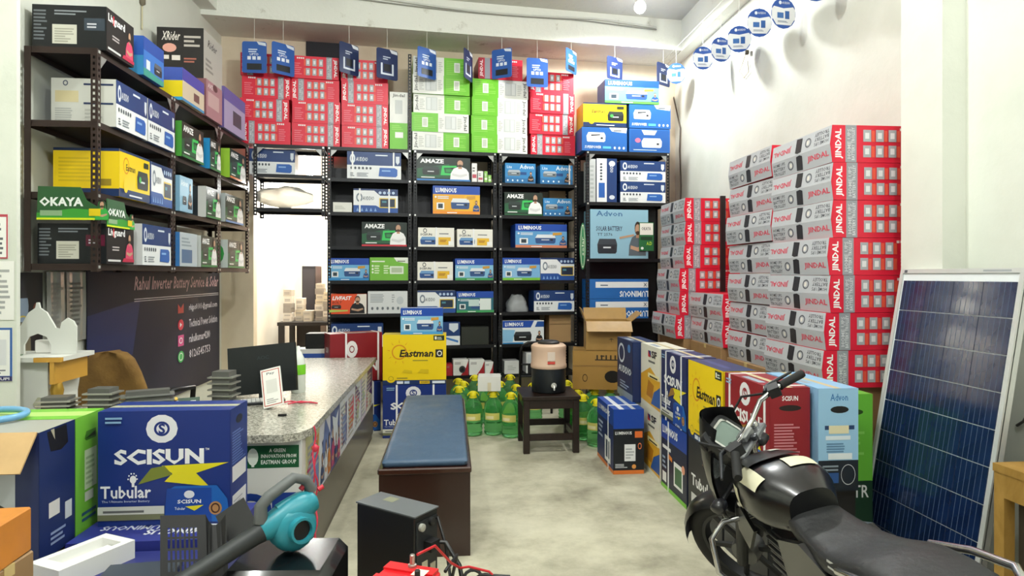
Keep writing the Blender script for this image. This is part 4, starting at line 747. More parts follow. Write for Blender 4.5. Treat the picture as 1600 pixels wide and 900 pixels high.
mb = MB(); mb.box(-.02, .02, -.008, .008, 0, .01, M('181818')); tag(mb.build('small_clip', None, onz(441, 650, CZ + .001)), 'tiny black clip on the granite', 'clip')
# table clutter on the counter wing: heat sinks and circuit boards
AL = M('b4b4ac', .35, .7)
for k, (x, y, w_, d_, h_, rz_) in enumerate(((-1.84, 3.2, .15, .1, .14, 3), (-1.66, 3.24, .14, .1, .17, -4), (-1.42, 3.16, .22, .08, .17, 24), (-1.18, 3.47, .13, .1, .21, -8))):
    t = thing('heat_sink', ('low square finned aluminium heat sink beside rolled cloth', 'taller square finned aluminium heat sink among the clutter', 'long tilted heat sink leaning on circuit board', 'tall ribbed heat sink block beside the keyboard')[k], 'heat sink', (x, y, CZ + .001), (0, 0, R(rz_)), 'heat sinks on the counter wing')
    mb = MB(); mb.box(-w_ / 2, w_ / 2, -d_ / 2, d_ / 2, 0, .012, AL); mb.build('base_plate', t)
    for q in range(6):
        mb = MB(); zz = .018 + q * (h_ - .02) / 6; mb.box(-w_ / 2, w_ / 2, -d_ / 2, d_ / 2, zz, zz + .007, AL); mb.build('cooling_fin', t)
    mb = MB(); mb.box(-w_ / 2 + .02, w_ / 2 - .02, -d_ / 2 + .01, d_ / 2 - .01, .012, h_, M('5c5c58', .5)); mb.build('core', t)
for k, (x, y, rx, rz_, w_) in enumerate(((-1.36, 3.28, 50, 20, .24), (-1.58, 3.4, 20, -15, .2), (-1.08, 3.16, 12, 30, .18))):
    t = thing('circuit_board', ('large tilted green circuit board behind the long heat sink', 'small circuit board lying behind the heat sinks', 'small circuit board at the edge near the monitor')[k], 'circuit board', (x, y, CZ + .05), (R(rx), 0, R(rz_)), 'circuit boards on the counter wing')
    mb = MB(); mb.box(-w_ / 2, w_ / 2, -.06, .06, 0, .004, C('1c3c2a')); bd_ = mb.build('board', t)
    for q in range(9):
        mb = MB(); a, b = rg.uniform(-w_ / 2 + .02, w_ / 2 - .02), rg.uniform(-.045, .045); c_ = C(rg.choice(('1a1a1c', 'd8d8d4', '8c2c24', 'c8a43c')))
        if q % 2: mb.lathe([(.009, .004), (.009, .03)], c_, 8, (a, b, 0))
        else: mb.box(a - .012, a + .012, b - .01, b + .01, .004, .02, c_)
        mb.build('component', bd_)
mb = MB(); mb.tube([(.05 * (1 - i / 34) * math.cos(i * .6), 0, .052 + .05 * (1 - i / 34) * math.sin(i * .6)) for i in range(30)], .009, M('d8c8a8', .8), 6); mb.v = [(a, b * 5, c) for a, b, c in mb.v]
tag(mb.build('cloth_roll', None, (-1.95, 3.1, CZ + .003), (0, 0, R(20)), smooth=60), 'rolled up cream cloth strip beside the battery cartons', 'cloth')
# office chair under a brown towel
t = thing('office_chair', 'office chair with a brown towel over its backrest', 'chair', (-2.02, 4.12, 0), (0, 0, R(-10)))
mb = MB(); rings = []
for j, (z, w_, y_) in enumerate(((.42, .25, .02), (.55, .245, 0), (.7, .225, -.02), (.82, .19, -.04), (.9, .15, -.05), (.935, .1, -.05), (.945, .02, -.05))):
    rings.append([(w_ * math.cos(a) * (1.0 if abs(math.cos(a)) > .2 else 1), y_ + (.05 + .012 * math.sin(5 * a + z * 6)) * math.sin(a) - .03 * math.cos(a) ** 2, z) for a in [2 * math.pi * k / 28 for k in range(28)]])
mb.loft(rings, M('8c6a34', .85, 0, 'cloth', dark='745428')); mb.build('towel', t, smooth=60)
mb = MB(); mb.cbox(.42, .42, .07, M('1a1a1c', .5), .02, (0, .2, .4)); mb.build('seat', t); mb = MB(); mb.tube([(0, .2, .06), (0, .2, .4)], .03, M('202024', .4)); mb.build('pillar', t)
for k in range(5):
    a = R(72 * k); mb = MB(); mb.tube([(0, .2, .09), (.24 * math.cos(a), .2 + .24 * math.sin(a), .05), (.26 * math.cos(a), .2 + .26 * math.sin(a), .012)], [.022, .016, .012], M('202024', .4)); mb.build('base_leg', t, smooth=60)
for sx in (-1, 1):
    mb = MB(); mb.tube([(sx * .24, .36, .44), (sx * .27, .34, .66), (sx * .27, .1, .68), (sx * .24, .02, .64)], .018, M('141416', .35)); mb.build('armrest', t, smooth=60)
# ------------------------------------------------------------ small white shrine on the counter wing
t = thing('shrine_cabinet', 'white wooden shrine cabinet with domed arch cut-out and gold posts', 'shrine', (-2.08, 3.45, CZ + .001), (0, 0, 0)); t.scale = (1.42, 1.15, 1.12)
WP = M('dfe0da', .4); mb = MB(); mb.box(-.11, .08, -.1, .12, 0, .255, WP); mb.build('cabinet_body', t)
mb = MB(); mb.box(-.13, .13, -.13, .14, .256, .276, WP); mb.box(.05, .14, -.134, -.12, .256, .276, M('c8963c', .4)); mb.box(.1, .114, -.13, .12, .16, .256, M('c8963c', .4)); mb.build('cabinet_top', t)
mb = MB(); arch = [(-.13, .277), (-.13, .40), (-.12, .425), (-.1, .44), (-.08, .42), (-.075, .39), (-.06, .395), (-.05, .42), (-.03, .465), (-.008, .485), (-.004, .51), (.004, .51), (.008, .485), (.03, .465), (.05, .42), (.06, .395), (.075, .39), (.08, .42), (.1, .44), (.12, .425), (.13, .40), (.13, .277)]
inner = [(.045, .277), (.045, .32), (.03, .355), (0, .37), (-.03, .355), (-.045, .32), (-.045, .277)]
mb.prism(arch[:1] + arch[1:11] + [(0, .51), (0, .37)] + inner[4:], -.005, .005, WP); mb.prism([(0, .37), (0, .51)] + arch[11:] + inner[:3], -.005, .005, WP); mb.build('domed_arch', t, fix=True)
mb = MB(); mb.cbox(.055, .04, .06, C('eceae4'), .004, (0, .05, .277)); mb.build('white_box', t)
mb = MB(); mb.lathe([(.018, 0), (.024, .02), (.02, .05), (.026, .07), (.018, .1), (.022, .13), (.016, .16)], M('b8923c', .35, .5), 16, (.105, -.09, 0)); mb.build('turned_post', t, smooth=60)
mb = MB(); mb.lathe([(.0185, .045), (.0245, .055), (.0245, .075), (.0185, .085)], WP, 16, (.105, -.09, 0)); mb.build('post_band', t, smooth=60)
mb = MB(); mb.prism([(.035, .07), (.05, .1), (.07, .095), (.07, .07), (.05, .055)], -.108, -.1, M('b4b49c', .5)); mb.build('latch', t)
mb = MB(); mb.box(-.11, -.03, -.11, -.04, .277, .283, M('a4b4a0', .1, 0, 'glass')); mb.build('glass_tray', t)
# ------------------------------------------------------------ banner and papers on the left wall
a = onX(136, 425, XL + .03); b = onX(343, 425, XL + .03); w_ = b[1] - a[1]
mb = MB(); mb.box(0, .006, 0, w_, .35, 1.43, M('0a1030', .5)); t = tag(mb.build('wall_banner', None, (XL + .024, a[1], 0)), 'dark blue shop banner with contact lines on left wall', 'banner')
mb = MB(); its = [('p', [(0, .3), (.25, .42), (.3, .8), (0, .72)], '12255c'), ('t', 'Rahul Inverter Battery Service & Solar', .26, .835, .985, .965, 'dcb8c4', {'i': .25, 'b': .015}), ('r', .26, .8, .985, .806, 'e8e4ec'), ('r', .26, .785, .985, .79, 'e8e4ec')]
for k, (s_, v, c_) in enumerate((('rkjps0101@gmail.com', .66, 'c83c3c'), ('Technical Power Solution', .53, 'd8304c'), ('rahulkumar4280', .4, 'd84c8c'), ('8126545753', .27, '3cb45c'))):
    its += [('t', s_, .68, v, .97 - (.08 if k > 1 else 0), v + .07, 'e0dce8')]
    if k == 0: its += [('p', [(.58, v), (.58, v + .08), (.605, v + .04), (.63, v + .08), (.63, v)], c_)]
    elif k == 1: its += [('p', ell(.58, v - .01, .63, v + .08), c_), ('p', [(.597, v + .015), (.597, v + .055), (.615, v + .035)], 'f4f4f4')]
    elif k == 2: its += [('r', .58, v - .01, .63, v + .08, c_), ('o', .59, v + .01, .62, v + .06, 'f4f4f4', .3)]
    else: its += [('c', .578, v - .015, .632, v + .08, c_), ('o', .588, v, .622, v + .065, 'f4f4f4', .2)]
decals(mb, ((.006, 0, .35), (0, w_, 0), (0, 0, 1.08)), its); mb.build('printed_lettering', t)
a = onX(27, 425, XL + .04)[1]; b = onX(74, 425, XL + .04)[1]
mb = MB(); mb.box(0, .004, 0, b - a, .93, 1.415, C('1c1c20')); decals(mb, ((.004, 0, .93), (0, b - a, 0), (0, 0, .485)), [('p', ell(.1, .42, .52, .78), '8494a8'), ('p', [(.1, .7), (.3, .95), (.52, .7)], '23242a'), ('p', [(.05, .05), (.6, .05), (.56, .42), (.1, .42)], '6c6450'), ('o', .06, .2, .58, .5, 'c8b04c', .12), ('c', .66, .5, .9, .64, '7c4c3c'), ('c', .64, .28, .9, .46, '5c4040')])
tag(mb.build('devotional_poster', None, (XL + .01, max(a, 3.32), 0)), 'dark devotional poster with pale blue face on left wall', 'poster')
for k, (x0, x1) in enumerate(((77, 108), (107, 139))):
    a = onX(x0, 425, XL + .04)[1]; b = onX(x1, 425, XL + .04)[1]; mb = MB()
    mb.loft([[(.004 + .004 * math.sin(i * 1.9 + k) + dx, (b - a) * i / 6, z) for i in range(7)] for dx, z in ((0, 1.0 - .02 * k), (.003, 1.2), (0, 1.42))], M('a8a8a2', .2, 0, 'gloss'), closed=False)
    decals(mb, ((.011, .03, 1.0), (0, b - a - .06, 0), (0, 0, .4)), [('l', .1, .2, .9, .92, 10, '70706c' if k else '8c8c88')]); tag(mb.build('plastic_sleeve', None, (XL + .02, a, 0)), ('crumpled clear sleeve with papers beside the devotional poster', 'clear sleeve with printed certificate beside the dark banner')[k], 'document sleeve')
# notices on the left pier
for k, (x0, y0, x1, y1) in enumerate(((-20, 335, 13, 404), (-26, 512, 20, 596), (-30, 408, 22, 500))):
    Y_ = 3.198; a = onY(x0, y1, Y_); b = onY(x1, y0, Y_); mb = MB(); W2, H2 = b[0] - a[0], b[2] - a[2]
    mb.box(0, W2, -.003, 0, 0, H2, C('eceae6'))
    decals(mb, ((0, -.003, 0), (W2, 0, 0), (0, 0, H2)), [[('r', 0, 0, 1, 1, 'b43c4c'), ('r', 0, .03, .93, .94, 'ecebe8'), ('l', .2, .1, .8, .85, 7, '5c5c64')], [('r', 0, 0, 1, 1, '2c5ca4'), ('r', 0, .1, .92, .96, 'ecebe8'), ('r', 0, 0, 1, .09, '2c2860'), ('t', 'UPI', .6, .02, .9, .07, 'f0f0f4'), ('l', .3, .14, .85, .24, 2, '70707c'), ('r', .3, .3, .8, .78, 'd8d8dc')], [('l', .2, .1, .9, .9, 9, 'a4a4a4')]][k])
    tag(mb.build('wall_notice', None, (a[0], Y_, a[2])), ('red bordered notice on the left pier', 'blue bordered payment notice on the left pier', 'plain typed sheet between two bordered notices on pier')[k], 'notice')
# ------------------------------------------------------------ behind the bench: battery cartons, bottles, stool, cooler
p = onz(598, 685, 0); q = onz(697, 685, 0); wB = q[0] - p[0]
bat('blue battery carton standing on floor behind the bench', '16307a', d_scisun('16307a'), None, ((p[0] + q[0]) / 2, p[1] + .1, .001), 0, (wB, .2, .455), straps=(.22, .8))
bat('yellow battery carton stacked on blue one behind the bench', 'f0ce0c', d_eastbig(), None, ((p[0] + q[0]) / 2, p[1] + .1, .458), 0, (wB, .2, .43))
a = onY(626, 477, p[1] + .01); b = onY(692, 518, p[1] + .01)
carton('inverter_carton', 'blue inverter carton lying on top of the yellow battery carton', 'inverter carton', (b[0] - a[0], .19, .225), ((a[0] + b[0]) / 2, p[1] + .1, .889), 0, '1448a8', {'front': d_lum('84bcdc', '4ca0d4'), 'top': [('r', .02, .3, .98, .7, 'e4e8ec')]})
bat('blue battery carton beside the counter end, partly hidden', '16307a', d_scisun('16307a'), {'right': [('t', 'SCISUN', .1, .6, .9, .7, 'f4f4f4', {'b': .03}), ('p', [(.2, .4), (.95, .46), (.6, .34), (.8, .26), (.3, .3)], 'e8da1e')]}, (-.88, 5.88, .001), R(16), (.46, .19, .44), straps=(.85,))
bat('dark red battery carton resting beyond the far counter end', '861420', [('c', .3, .5, .52, .85, 'e8e4e4'), ('o', .36, .6, .46, .75, '861420', .3), ('t', 'SCISUN', .2, .2, .9, .42, 'f0ecec', {'b': .03})], {'left': [('r', .1, .1, .9, .5, 'a4545c'), ('t', 'SCISUN', .3, .6, .7, .72, 'f0e8e8', {'b': .02}), ('p', ell(.2, .28, .8, .5), 'd8c8c8')]}, (-.88, 5.9, .452), R(24), (.47, .2, .43), straps=(.3, .92))
# green water bottles
GR = M('8fe09a', .06, 0, 'glass', trans=.9, ior=1.2); YC = M('e8d81c', .4)
def bottle(x, y, first=[None]):
    if first[0]:
        return dup(first[0], None, (x, y, .001), (0, 0, random.uniform(-.6, .6)))
    t = thing('water_bottle', 'green ribbed plastic water bottle with yellow cap and carry ring', 'bottle', (x, y, .001), group='green distilled water bottles on the floor')
    prof = [(.055, 0), (.075, .008), (.082, .02)]
    for k in range(5): z = .03 + k * .034; prof += [(.083, z), (.078, z + .012), (.083, z + .024)]
    prof += [(.084, .215), (.08, .25), (.066, .285), (.04, .315), (.026, .33), (.026, .345)]
    m = MB(); m.lathe(prof, GR, 20); m.build('bottle_body', t, smooth=60)
    m = MB(); m.lathe([(.034, .325), (.036, .332), (.032, .337)], YC, 16); m.lathe([(.03, .34), (.03, .372), (.026, .378)], YC, 16); cp = m.build('cap', t, smooth=50)
    m = MB(); m.tube([(.05 * math.cos(a), 0, .335 + .045 * math.sin(a)) for a in [R(10 + 160 * k / 12) for k in range(13)]], .006, YC, 6); m.build('carry_ring', cp, smooth=60)
    m = MB(); m.loft([[(.0846 * math.sin(R(a)), -.0846 * math.cos(R(a)), z) for a in range(-48, 49, 12)] for z in (.14, .2)], C('d4cc6c'), closed=False); m.loft([[(.0852 * math.sin(R(a)), -.0852 * math.cos(R(a)), z) for a in range(-40, 11, 10)] for z in (.15, .175)], C('e8e0b0'), closed=False); m.build('bottle_label', t, smooth=60)
    first[0] = t; return t
spots = []
for (x, y) in ((742, 683), (770, 682), (800, 687), (914, 690), (936, 700), (712, 672), (725, 660), (752, 662), (780, 661), (808, 668), (838, 664), (862, 663), (888, 668), (704, 656), (742, 647), (770, 646), (798, 646)):
    g_ = onz(x, y, 0); spots.append([g_[0], g_[1] + .08])
spots += [[1.08, 5.64], [1.27, 5.66], [1.08, 5.84], [1.27, 5.86], [1.44, 5.75]]
for it in range(60):                              # bottles stand side by side without touching
    for i in range(len(spots)):
        for j in range(i):
            dx, dy = spots[i][0] - spots[j][0], spots[i][1] - spots[j][1]; dd = math.hypot(dx, dy) + 1e-6
            if dd < .178:
                e = (.178 - dd) / 2; spots[i][0] += dx / dd * e; spots[i][1] += dy / dd * e; spots[j][0] -= dx / dd * e; spots[j][1] -= dy / dd * e
        if spots[i][0] > .95: spots[i][0] = max(spots[i][0], 1.115)
        if spots[i][0] < .06 + .0: spots[i][0] = .07
        if .4 < spots[i][0] < 1.1: spots[i][1] = max(spots[i][1], 5.53)
for x, y in spots: bottle(x, y)
a = onz(766, 613, .38); carton('white_carton', 'small plain white carton resting on the green bottles', 'carton', (.2, .2, .125), (a[0], a[1] + .12, .386), R(-4), 'e4e2dc', {'front': [('r', .42, .0, .58, .6, 'd4c8ac')]})
# stool and cooler jug
p = onz(818, 710, 0); q = onz(907, 710, 0); sw = q[0] - p[0]; sx = (p[0] + q[0]) / 2
t = thing('wooden_stool', 'dark brown square wooden stool carrying the cooler jug', 'stool', (sx, p[1] + sw / 2, 0)); DW = M('261713', .35, 0, 'wood', dark='1a0f0c')
h_ = .42; hs = sw / 2
mb = MB(); mb.cbox(sw + .02, sw + .02, .03, DW, .004, (0, 0, h_)); mb.build('seat', t)
for sx_ in (-1, 1):
    for sy_ in (-1, 1): mb = MB(); mb.cbox(.05, .05, h_ - .001, DW, .003, (sx_ * (hs - .025), sy_ * (hs - .025), 0)); mb.build('leg', t)
    mb = MB(); mb.box(sx_ * (hs - .025) - .014, sx_ * (hs - .025) + .014, -hs + .05, hs - .05, .1, .15, DW); mb.build('stretcher', t)
    mb = MB(); mb.box(-hs + .05, hs - .05, sx_ * (hs - .025) - .014, sx_ * (hs - .025) + .014, .1 if sx_ < 0 else .13, .15 if sx_ < 0 else .18, DW); mb.build('stretcher', t)
    mb = MB(); mb.box(-hs + .05, hs - .05, sx_ * (hs - .02) - .012, sx_ * (hs - .02) + .012, h_ - .07, h_ - .001, DW); mb.build('apron', t)
    mb = MB(); mb.box(sx_ * (hs - .02) - .012, sx_ * (hs - .02) + .012, -hs + .05, hs - .05, h_ - .07, h_ - .001, DW); mb.build('apron', t)
sc = (sx, p[1] + sw / 2)
t = thing('cooler_jug', 'beige and black insulated water cooler jug on the stool', 'water cooler', (sc[0] + .01, sc[1], h_ + .031))
r = .145; mb = MB(); mb.lathe([(r * .9, 0), (r * .96, .01), (r * .97, .16), (r * .97, .195)], M('1b2024', .4), 28); mb.build('lower_body', t, smooth=50)
mb = MB(); mb.lathe([(r, .196), (r * 1.02, .2), (r * 1.02, .225), (r * .98, .235), (r * .98, .345), (r * 1.0, .36), (r * .98, .375), (r * .85, .39)], M('d3b39b', .45), 28); mb.build('upper_body', t, smooth=40)
mb = MB(); mb.lathe([(r * .62, .391), (r * .62, .405), (r * .5, .415), (r * .2, .418)], M('2a2624', .4), 24); mb.build('lid', t, smooth=40)
mb = MB(); T = Matrix.Translation((.02, -r * .97, .07)) @ Matrix.Rotation(R(90), 4, 'X'); mb.lathe([(.02, 0), (.022, .012), (.012, .014)], M('d8d8d4', .25, .6), 16, T=T); mb.tube([(.02, -r - .01, .07), (.02, -r - .025, .055), (.02, -r - .025, .035)], .008, M('d8d8d4', .25, .6)); mb.build('tap', t, smooth=50)
mb = MB(); mb.box(-.03, .03, -r * 1.0 - .002, -r * .97, .265, .335, C('dccabc')); mb.box(-.03, .03, -r * 1.0 - .003, -r * .97, .24, .258, C('c8443c')); mb.build('jug_label', t)
# black metal chair frame behind jug
a = onz(830, 650, 0); t = thing('metal_chair', 'black tubular metal chair frame behind the cooler jug', 'chair', (a[0] + .06, a[1] + .1, 0)); BT = M('121214', .35, .4)
mb = MB(); mb.tube([(-.16, 0, 0), (-.16, 0, .62), (-.14, 0, .69), (-.08, 0, .72), (.08, 0, .72), (.14, 0, .69), (.16, 0, .62), (.16, 0, 0)], .013, BT); mb.build('back_frame', t, smooth=60)
for z in (.5, .38): mb = MB(); mb.tube([(-.16, 0, z), (.16, 0, z)], .01, BT); mb.build('back_bar', t, smooth=60)
# brown cartons on the bottles
a = (1.2, 5.72)
t = carton('cardboard_box', 'closed brown carton with printed mark on the green bottles', 'cardboard box', (.44, .36, .34), (1.33, 5.76, .385), R(-12), 'a8803f', {'front': [('r', .45, .76, .95, .79, '2c2418')] + [('r', .48 + .09 * q_, .76 + (.03 if q_ % 2 else 0), .51 + .09 * q_, .9, '2c2418') for q_ in range(5)] + [('r', .56, .86, .64, .89, '2c2418'), ('p', ell(.64, .18, .96, .5), '1c1814'), ('o', .2, .2, .3, .4, '3c2c18', .2), ('r', 0, .6, 1, .63, '94703c')]}, tape='c0a060')
t = thing('cardboard_box', 'open brown carton with raised flaps on the closed carton', 'cardboard box', (1.42, 5.76, .727), (0, 0, R(-8))); K = CT('ac8648'); X, Y, Hh, th = .2, .16, .26, .006
mb = MB(); mb.box(-X, X, -Y, -Y + th, 0, Hh, K); mb.box(-X, X, Y - th, Y, 0, Hh, K); mb.box(-X, -X + th, -Y + th, Y - th, 0, Hh, K); mb.box(X - th, X, -Y + th, Y - th, 0, Hh, K); mb.box(-X, X, -Y, Y, 0, th, K)
decals(mb, ((-X, -Y, 0), (2 * X, 0, 0), (0, 0, Hh)), [('p', [(.5, .38), (.56, .42), (.62, .38)], '3c2c18'), ('r', .555, .3, .565, .38, '3c2c18'), ('p', [(.68, .42), (.76, .42), (.72, .36)], '3c2c18'), ('r', .715, .3, .725, .36, '3c2c18'), ('r', .82, .31, .84, .4, '3c2c18'), ('r', .88, .31, .9, .4, '3c2c18'), ('r', 0, .66, 1, .68, '947038')]); mb.build('carton_walls', t)
for T, wd, dp in ((Matrix.Translation((0, -Y, Hh)) @ Matrix.Rotation(R(-140), 4, 'X'), X, .13), (Matrix.Translation((-X, 0, Hh)) @ Matrix.Rotation(R(90), 4, 'Z') @ Matrix.Rotation(R(70), 4, 'X'), Y, .12), (Matrix.Translation((X, 0, Hh)) @ Matrix.Rotation(R(-90), 4, 'Z') @ Matrix.Rotation(R(40), 4, 'X'), Y, .12), (Matrix.Translation((0, Y, Hh)) @ Matrix.Rotation(R(60), 4, 'X'), X, .12)):
    mb = MB(); mb.box(-wd, wd, 0, dp, -.003, .003, K, T); mb.build('flap', t)
mb = MB(); mb.box(-X - .001, -.02, -Y - .0015, -Y - .0005, Hh - .03, Hh - .001, C('b83c34')); mb.build('red_tape', t)
# ------------------------------------------------------------ hanging price tags
def hang_tag(p, w_, h_, rz, col, label, top, round_=False):
    t = thing('hanging_tag', label, 'tag', p, (0, 0, R(rz)), 'tags hung on threads')
    mb = MB(); pts = []
    rr = w_ / 2 if round_ else .022
    hh = h_ - w_ + 2 * rr if round_ else h_
    for cx, cz, a0 in ((w_ / 2 - rr, h_ - rr, 0), (-w_ / 2 + rr, h_ - rr, 90), (-w_ / 2 + rr, rr, 180), (w_ / 2 - rr, rr, 270)):
        for k in range(5): a = R(a0 + 22.5 * k); pts.append((cx + rr * math.cos(a), cz + rr * math.sin(a)))
    mb.prism(pts, -.002, .002, C(col)); mb.build('card', t)
    mb = MB(); f = ((-w_ / 2, -.002, 0), (w_, 0, 0), (0, 0, h_))
    if round_: decals(mb, f, [('p', [(.02, .3), (.98, .3), (.99, .62), (.9, .72), (.5, .66), (.1, .72), (.01, .62)], 'e8ecee'), ('p', [(.06, .3), (.94, .3), (.8, .12), (.2, .12)], 'e4e8ea'), ('r', .24, .34, .5, .52, '3c6cac'), ('r', .56, .32, .74, .58, '2c5ca0'), ('c', .3, .78, .42, .9, 'e4ecf4'), ('t', 'AUDDIO', .44, .8, .76, .88, 'e4ecf4'), ('l', .25, .2, .75, .27, 2, '6c7c94')])
    elif col == '1c2c58': decals(mb, f, [('r', .2, .16, .28, .52, 'd0d8e4'), ('r', .72, .16, .8, .52, 'd0d8e4'), ('r', .2, .14, .8, .2, 'd0d8e4'), ('r', .34, .26, .66, .5, '10141c'), ('l', .3, .64, .7, .78, 2, 'c0c8d8'), ('p', [(.6, 1), (.7, .88), (.98, .86), (.96, .96)], 'd8dce4')])
    else: decals(mb, f, [('l', .26, .66, .76, .8, 2, 'd8e4f4'), ('t', 'UPTO', .32, .56, .66, .63, 'f0f4fc')] + [('r', .22 + .2 * k, .42, .36 + .2 * k, .53, 'e8eef8') for k in range(3)] + [('r', .2, .1, .8, .3, '1c2026'), ('p', [(.6, 1), (.68, .9), (.98, .86), (.96, .96)], 'd8e0ec')])
    mb.build('printed_panel', t)
    mb = MB(); mb.tube([(0, 0, h_), (0, .0, max(top - p[2], h_ + .02))], .0022, M('d8d8d0', .5), 5); mb.build('thread', t)
nm = {0: 'sky blue hanging tag facing the aisle', 1: 'navy hanging tag with device picture'}
for k, (x0, x1, y0, y1, rz, c) in enumerate(((379, 416, 67, 114, 0, 0), (430, 455, 69, 117, 40, 0), (534, 557, 69, 116, 45, 1), (590, 620, 78, 124, 30, 1), (655, 679, 76, 122, 38, 0), (726, 737, 81, 125, 66, 1), (771, 797, 78, 122, -30, 0), (824, 855, 95, 136, 5, 0), (950, 971, 90, 125, 30, 1), (880, 905, 84, 114, 50, 0), (1027, 1046, 100, 134, 35, 1))):
    q = BP.hit((x0 + x1) / 2, y1, .1); g_ = BP.pt(q[0], .1, q[1]); 
    hang_tag(g_, .235, .31 if k < 8 else .25, rz, ('2c5cac', '1c2c58')[c], nm[c] + (', below the back beam', ', turned askew below the back beam')[k in (1, 2, 4, 5, 6, 8)], ZB - .05)
for k, (x0, x1, y0, y1, w_) in enumerate(((1040, 1073, 92, 131, .2), (1083, 1114, 61, 109, .19), (1109, 1144, 47, 97, .19), (1137, 1173, 30, 82, .18), (1165, 1208, 3, 58, .19), (1202, 1246, -8, 45, .19), (1260, 1292, -50, 2, .16))):
    r_ = Vector(onX((x0 + x1) / 2, y1, 2.47)); D_ = r_.z; w_ = .2
    hang_tag((min(r_.x, 2.6), r_.y, D_), w_, w_ * 1.15, -12 + 9 * (k % 3), '2a54a4', 'round blue and white hanging tag on the line along the right wall', ZB - .07, True)
mb = MB(); mb.tube([(2.575, 3.12, ZB - .07), (2.47, 3.4, ZB - .07), (2.47, 5.4, ZB - .07), (2.47, 7.45, ZB - .07)], .003, M('d8d8d0', .5), 5); tag(mb.build('tag_line'), 'thin line carrying the round tags along the right wall', 'thread')
# ------------------------------------------------------------ things in the back room
t = thing('work_table', 'dark table with clutter in the bright back room', 'table', (-1.55, 8.1, 0))
mb = MB(); mb.box(-.5, .6, -.3, .3, .8, .84, M('2a2422', .5)); mb.build('tabletop', t)
for a_, b_ in ((-.46, -.26), (.56, -.26), (-.46, .26), (.56, .26)): mb = MB(); mb.box(a_ - .03, a_ + .03, b_ - .03, b_ + .03, 0, .799, M('2a2422', .5)); mb.build('leg', t)
rg = random.Random(31)
for k in range(9):
    z = .841
    for j in range((6, 4, 2, 7, 6, 3, 2, 5, 3)[k]):
        h_ = rg.uniform(.05, .085); c_ = rg.choice(('e8e0d4', 'd8cfc0', 'c8c0b4', 'b0a89c', 'e0d4bc', 'a49c94'))
        carton('parts_box', 'pale small parts box piled on the back room table', 'small carton', (.1 + rg.uniform(-.01, .008), .16, h_), (-1.96 + .118 * k, 8.0 + .1 * (k % 2), z + .001), R(rg.uniform(-6, 6)), c_, {'front': [('l', .1, .3, .8, .7, 2, '98908c')]}, 'parts boxes in the back room'); z += h_ + .001
t = thing('computer_tower', 'black computer tower upright behind the parts boxes', 'computer', (-1.82, 8.62, .0)); mb = MB(); mb.cbox(.17, .4, .62, M('1e1c20', .4), .006, (0, 0, .9)); mb.build('case', t); mb = MB(); mb.box(-.075, .075, -.206, -.201, .94, 1.48, M('302c30', .5)); mb.build('front_bezel', t); mb = MB(); mb.cbox(.3, .42, .898, M('3a302c', .5), .004); mb.build('pedestal', t)
t = thing('red_shelf_frame', 'dull red steel shelf seen through the doorway', 'shelf', (-1.0, 9.2, 0)); RS = M('a8584c', .5)
for x in (-.62, .62): mb = MB(); mb.box(x - .025, x + .025, -.2, -.16, 0, 2.2, RS); mb.build('post', t)
for z in (1.35, 1.85, 2.15): mb = MB(); mb.box(-.64, .64, -.2, .2, z, z + .03, RS); mb.build('shelf', t)
for k in range(5): carton('parts_box', 'pale carton on the dull red shelf in the back room', 'small carton', (.19, .25, rg.uniform(.1, .22)), (-1.45 + .22 * k, 9.2, 1.381), R(rg.uniform(-4, 4)), rg.choice(('e8dcc8', 'e0c8b4', 'd8d0c8')), {'front': [('r', .2, .2, .8, .5, 'c0907c')]}, 'cartons on the red shelf')
bq0 = BP.hit(490, 545, .02)
t = thing('power_strip_box', 'white and blue power supply box beside the counter end', 'box', (-1.28, 6.12, .0)); mb = MB(); mb.cbox(.3, .22, .62, M('2c2824', .5)); mb.build('stand', t); mb = MB(); mb.cbox(.27, .18, .1, C('dcdcd8'), .004, (0, 0, .621)); mb.box(-.09, .12, -.0915, -.0905, .64, .68, C('2c50a0')); mb.build('case', t); mb = MB(); mb.cbox(.17, .17, .14, M('141416', .4), .005, (.03, 0, .722)); mb.build('adapter', t)
# ------------------------------------------------------------ solar panel leaning on the right pier
p0 = Vector((2.04, 3.06, .0)); lean = math.atan2(.235, 1.39); Wp, Lp = .71, 1.45
t = thing('solar_panel', 'dark blue solar panel in aluminium frame leaning on the right pier', 'solar panel', tuple(p0), (0, 0, R(-90)))
T = Matrix.Rotation(-lean, 4, 'X'); ALU = M('d2d4d2', .35, .3)
# local: x runs towards the camera (world -y), -y faces the aisle, z up along the panel
mb = MB(); mb.box(0, Wp, .008, .012, .0, Lp, C('e4e8ea'), T); mb.build('backsheet', t)
for nm_, a in (('frame_rail', (0, Wp, -.0, .035, 0, .02)), ('frame_rail', (0, Wp, -.0, .035, Lp - .02, Lp)), ('frame_rail', (0, .02, -.0, .035, .02, Lp - .02)), ('frame_rail', (Wp - .02, Wp, -.0, .035, .02, Lp - .02))):
    mb = MB(); mb.box(*a, ALU, T); mb.build(nm_, t)
CW, CHh = (Wp - .056) / 4, (Lp - .085) / 9; CM = M('12244a', .2, 0, 'cell'); g0 = None
for i in range(4):
    for j in range(9):
        if g0 is None:
            mb = MB(); mb.box(.002, CW - .002, .004, .008, .002, CHh - .002, CM, T)
            for b_ in range(1, 6): mb.box(CW * b_ / 6 - .0007, CW * b_ / 6 + .0007, .0034, .004, .003, CHh - .003, C('5c6c84'), T)
            g0 = mb.build('solar_cell', t); o = g0
        else: o = g0.copy(); COL.objects.link(o)
        v = T @ Vector((.028 + CW * i, 0, .03 + CHh * j)); o.location = v * U
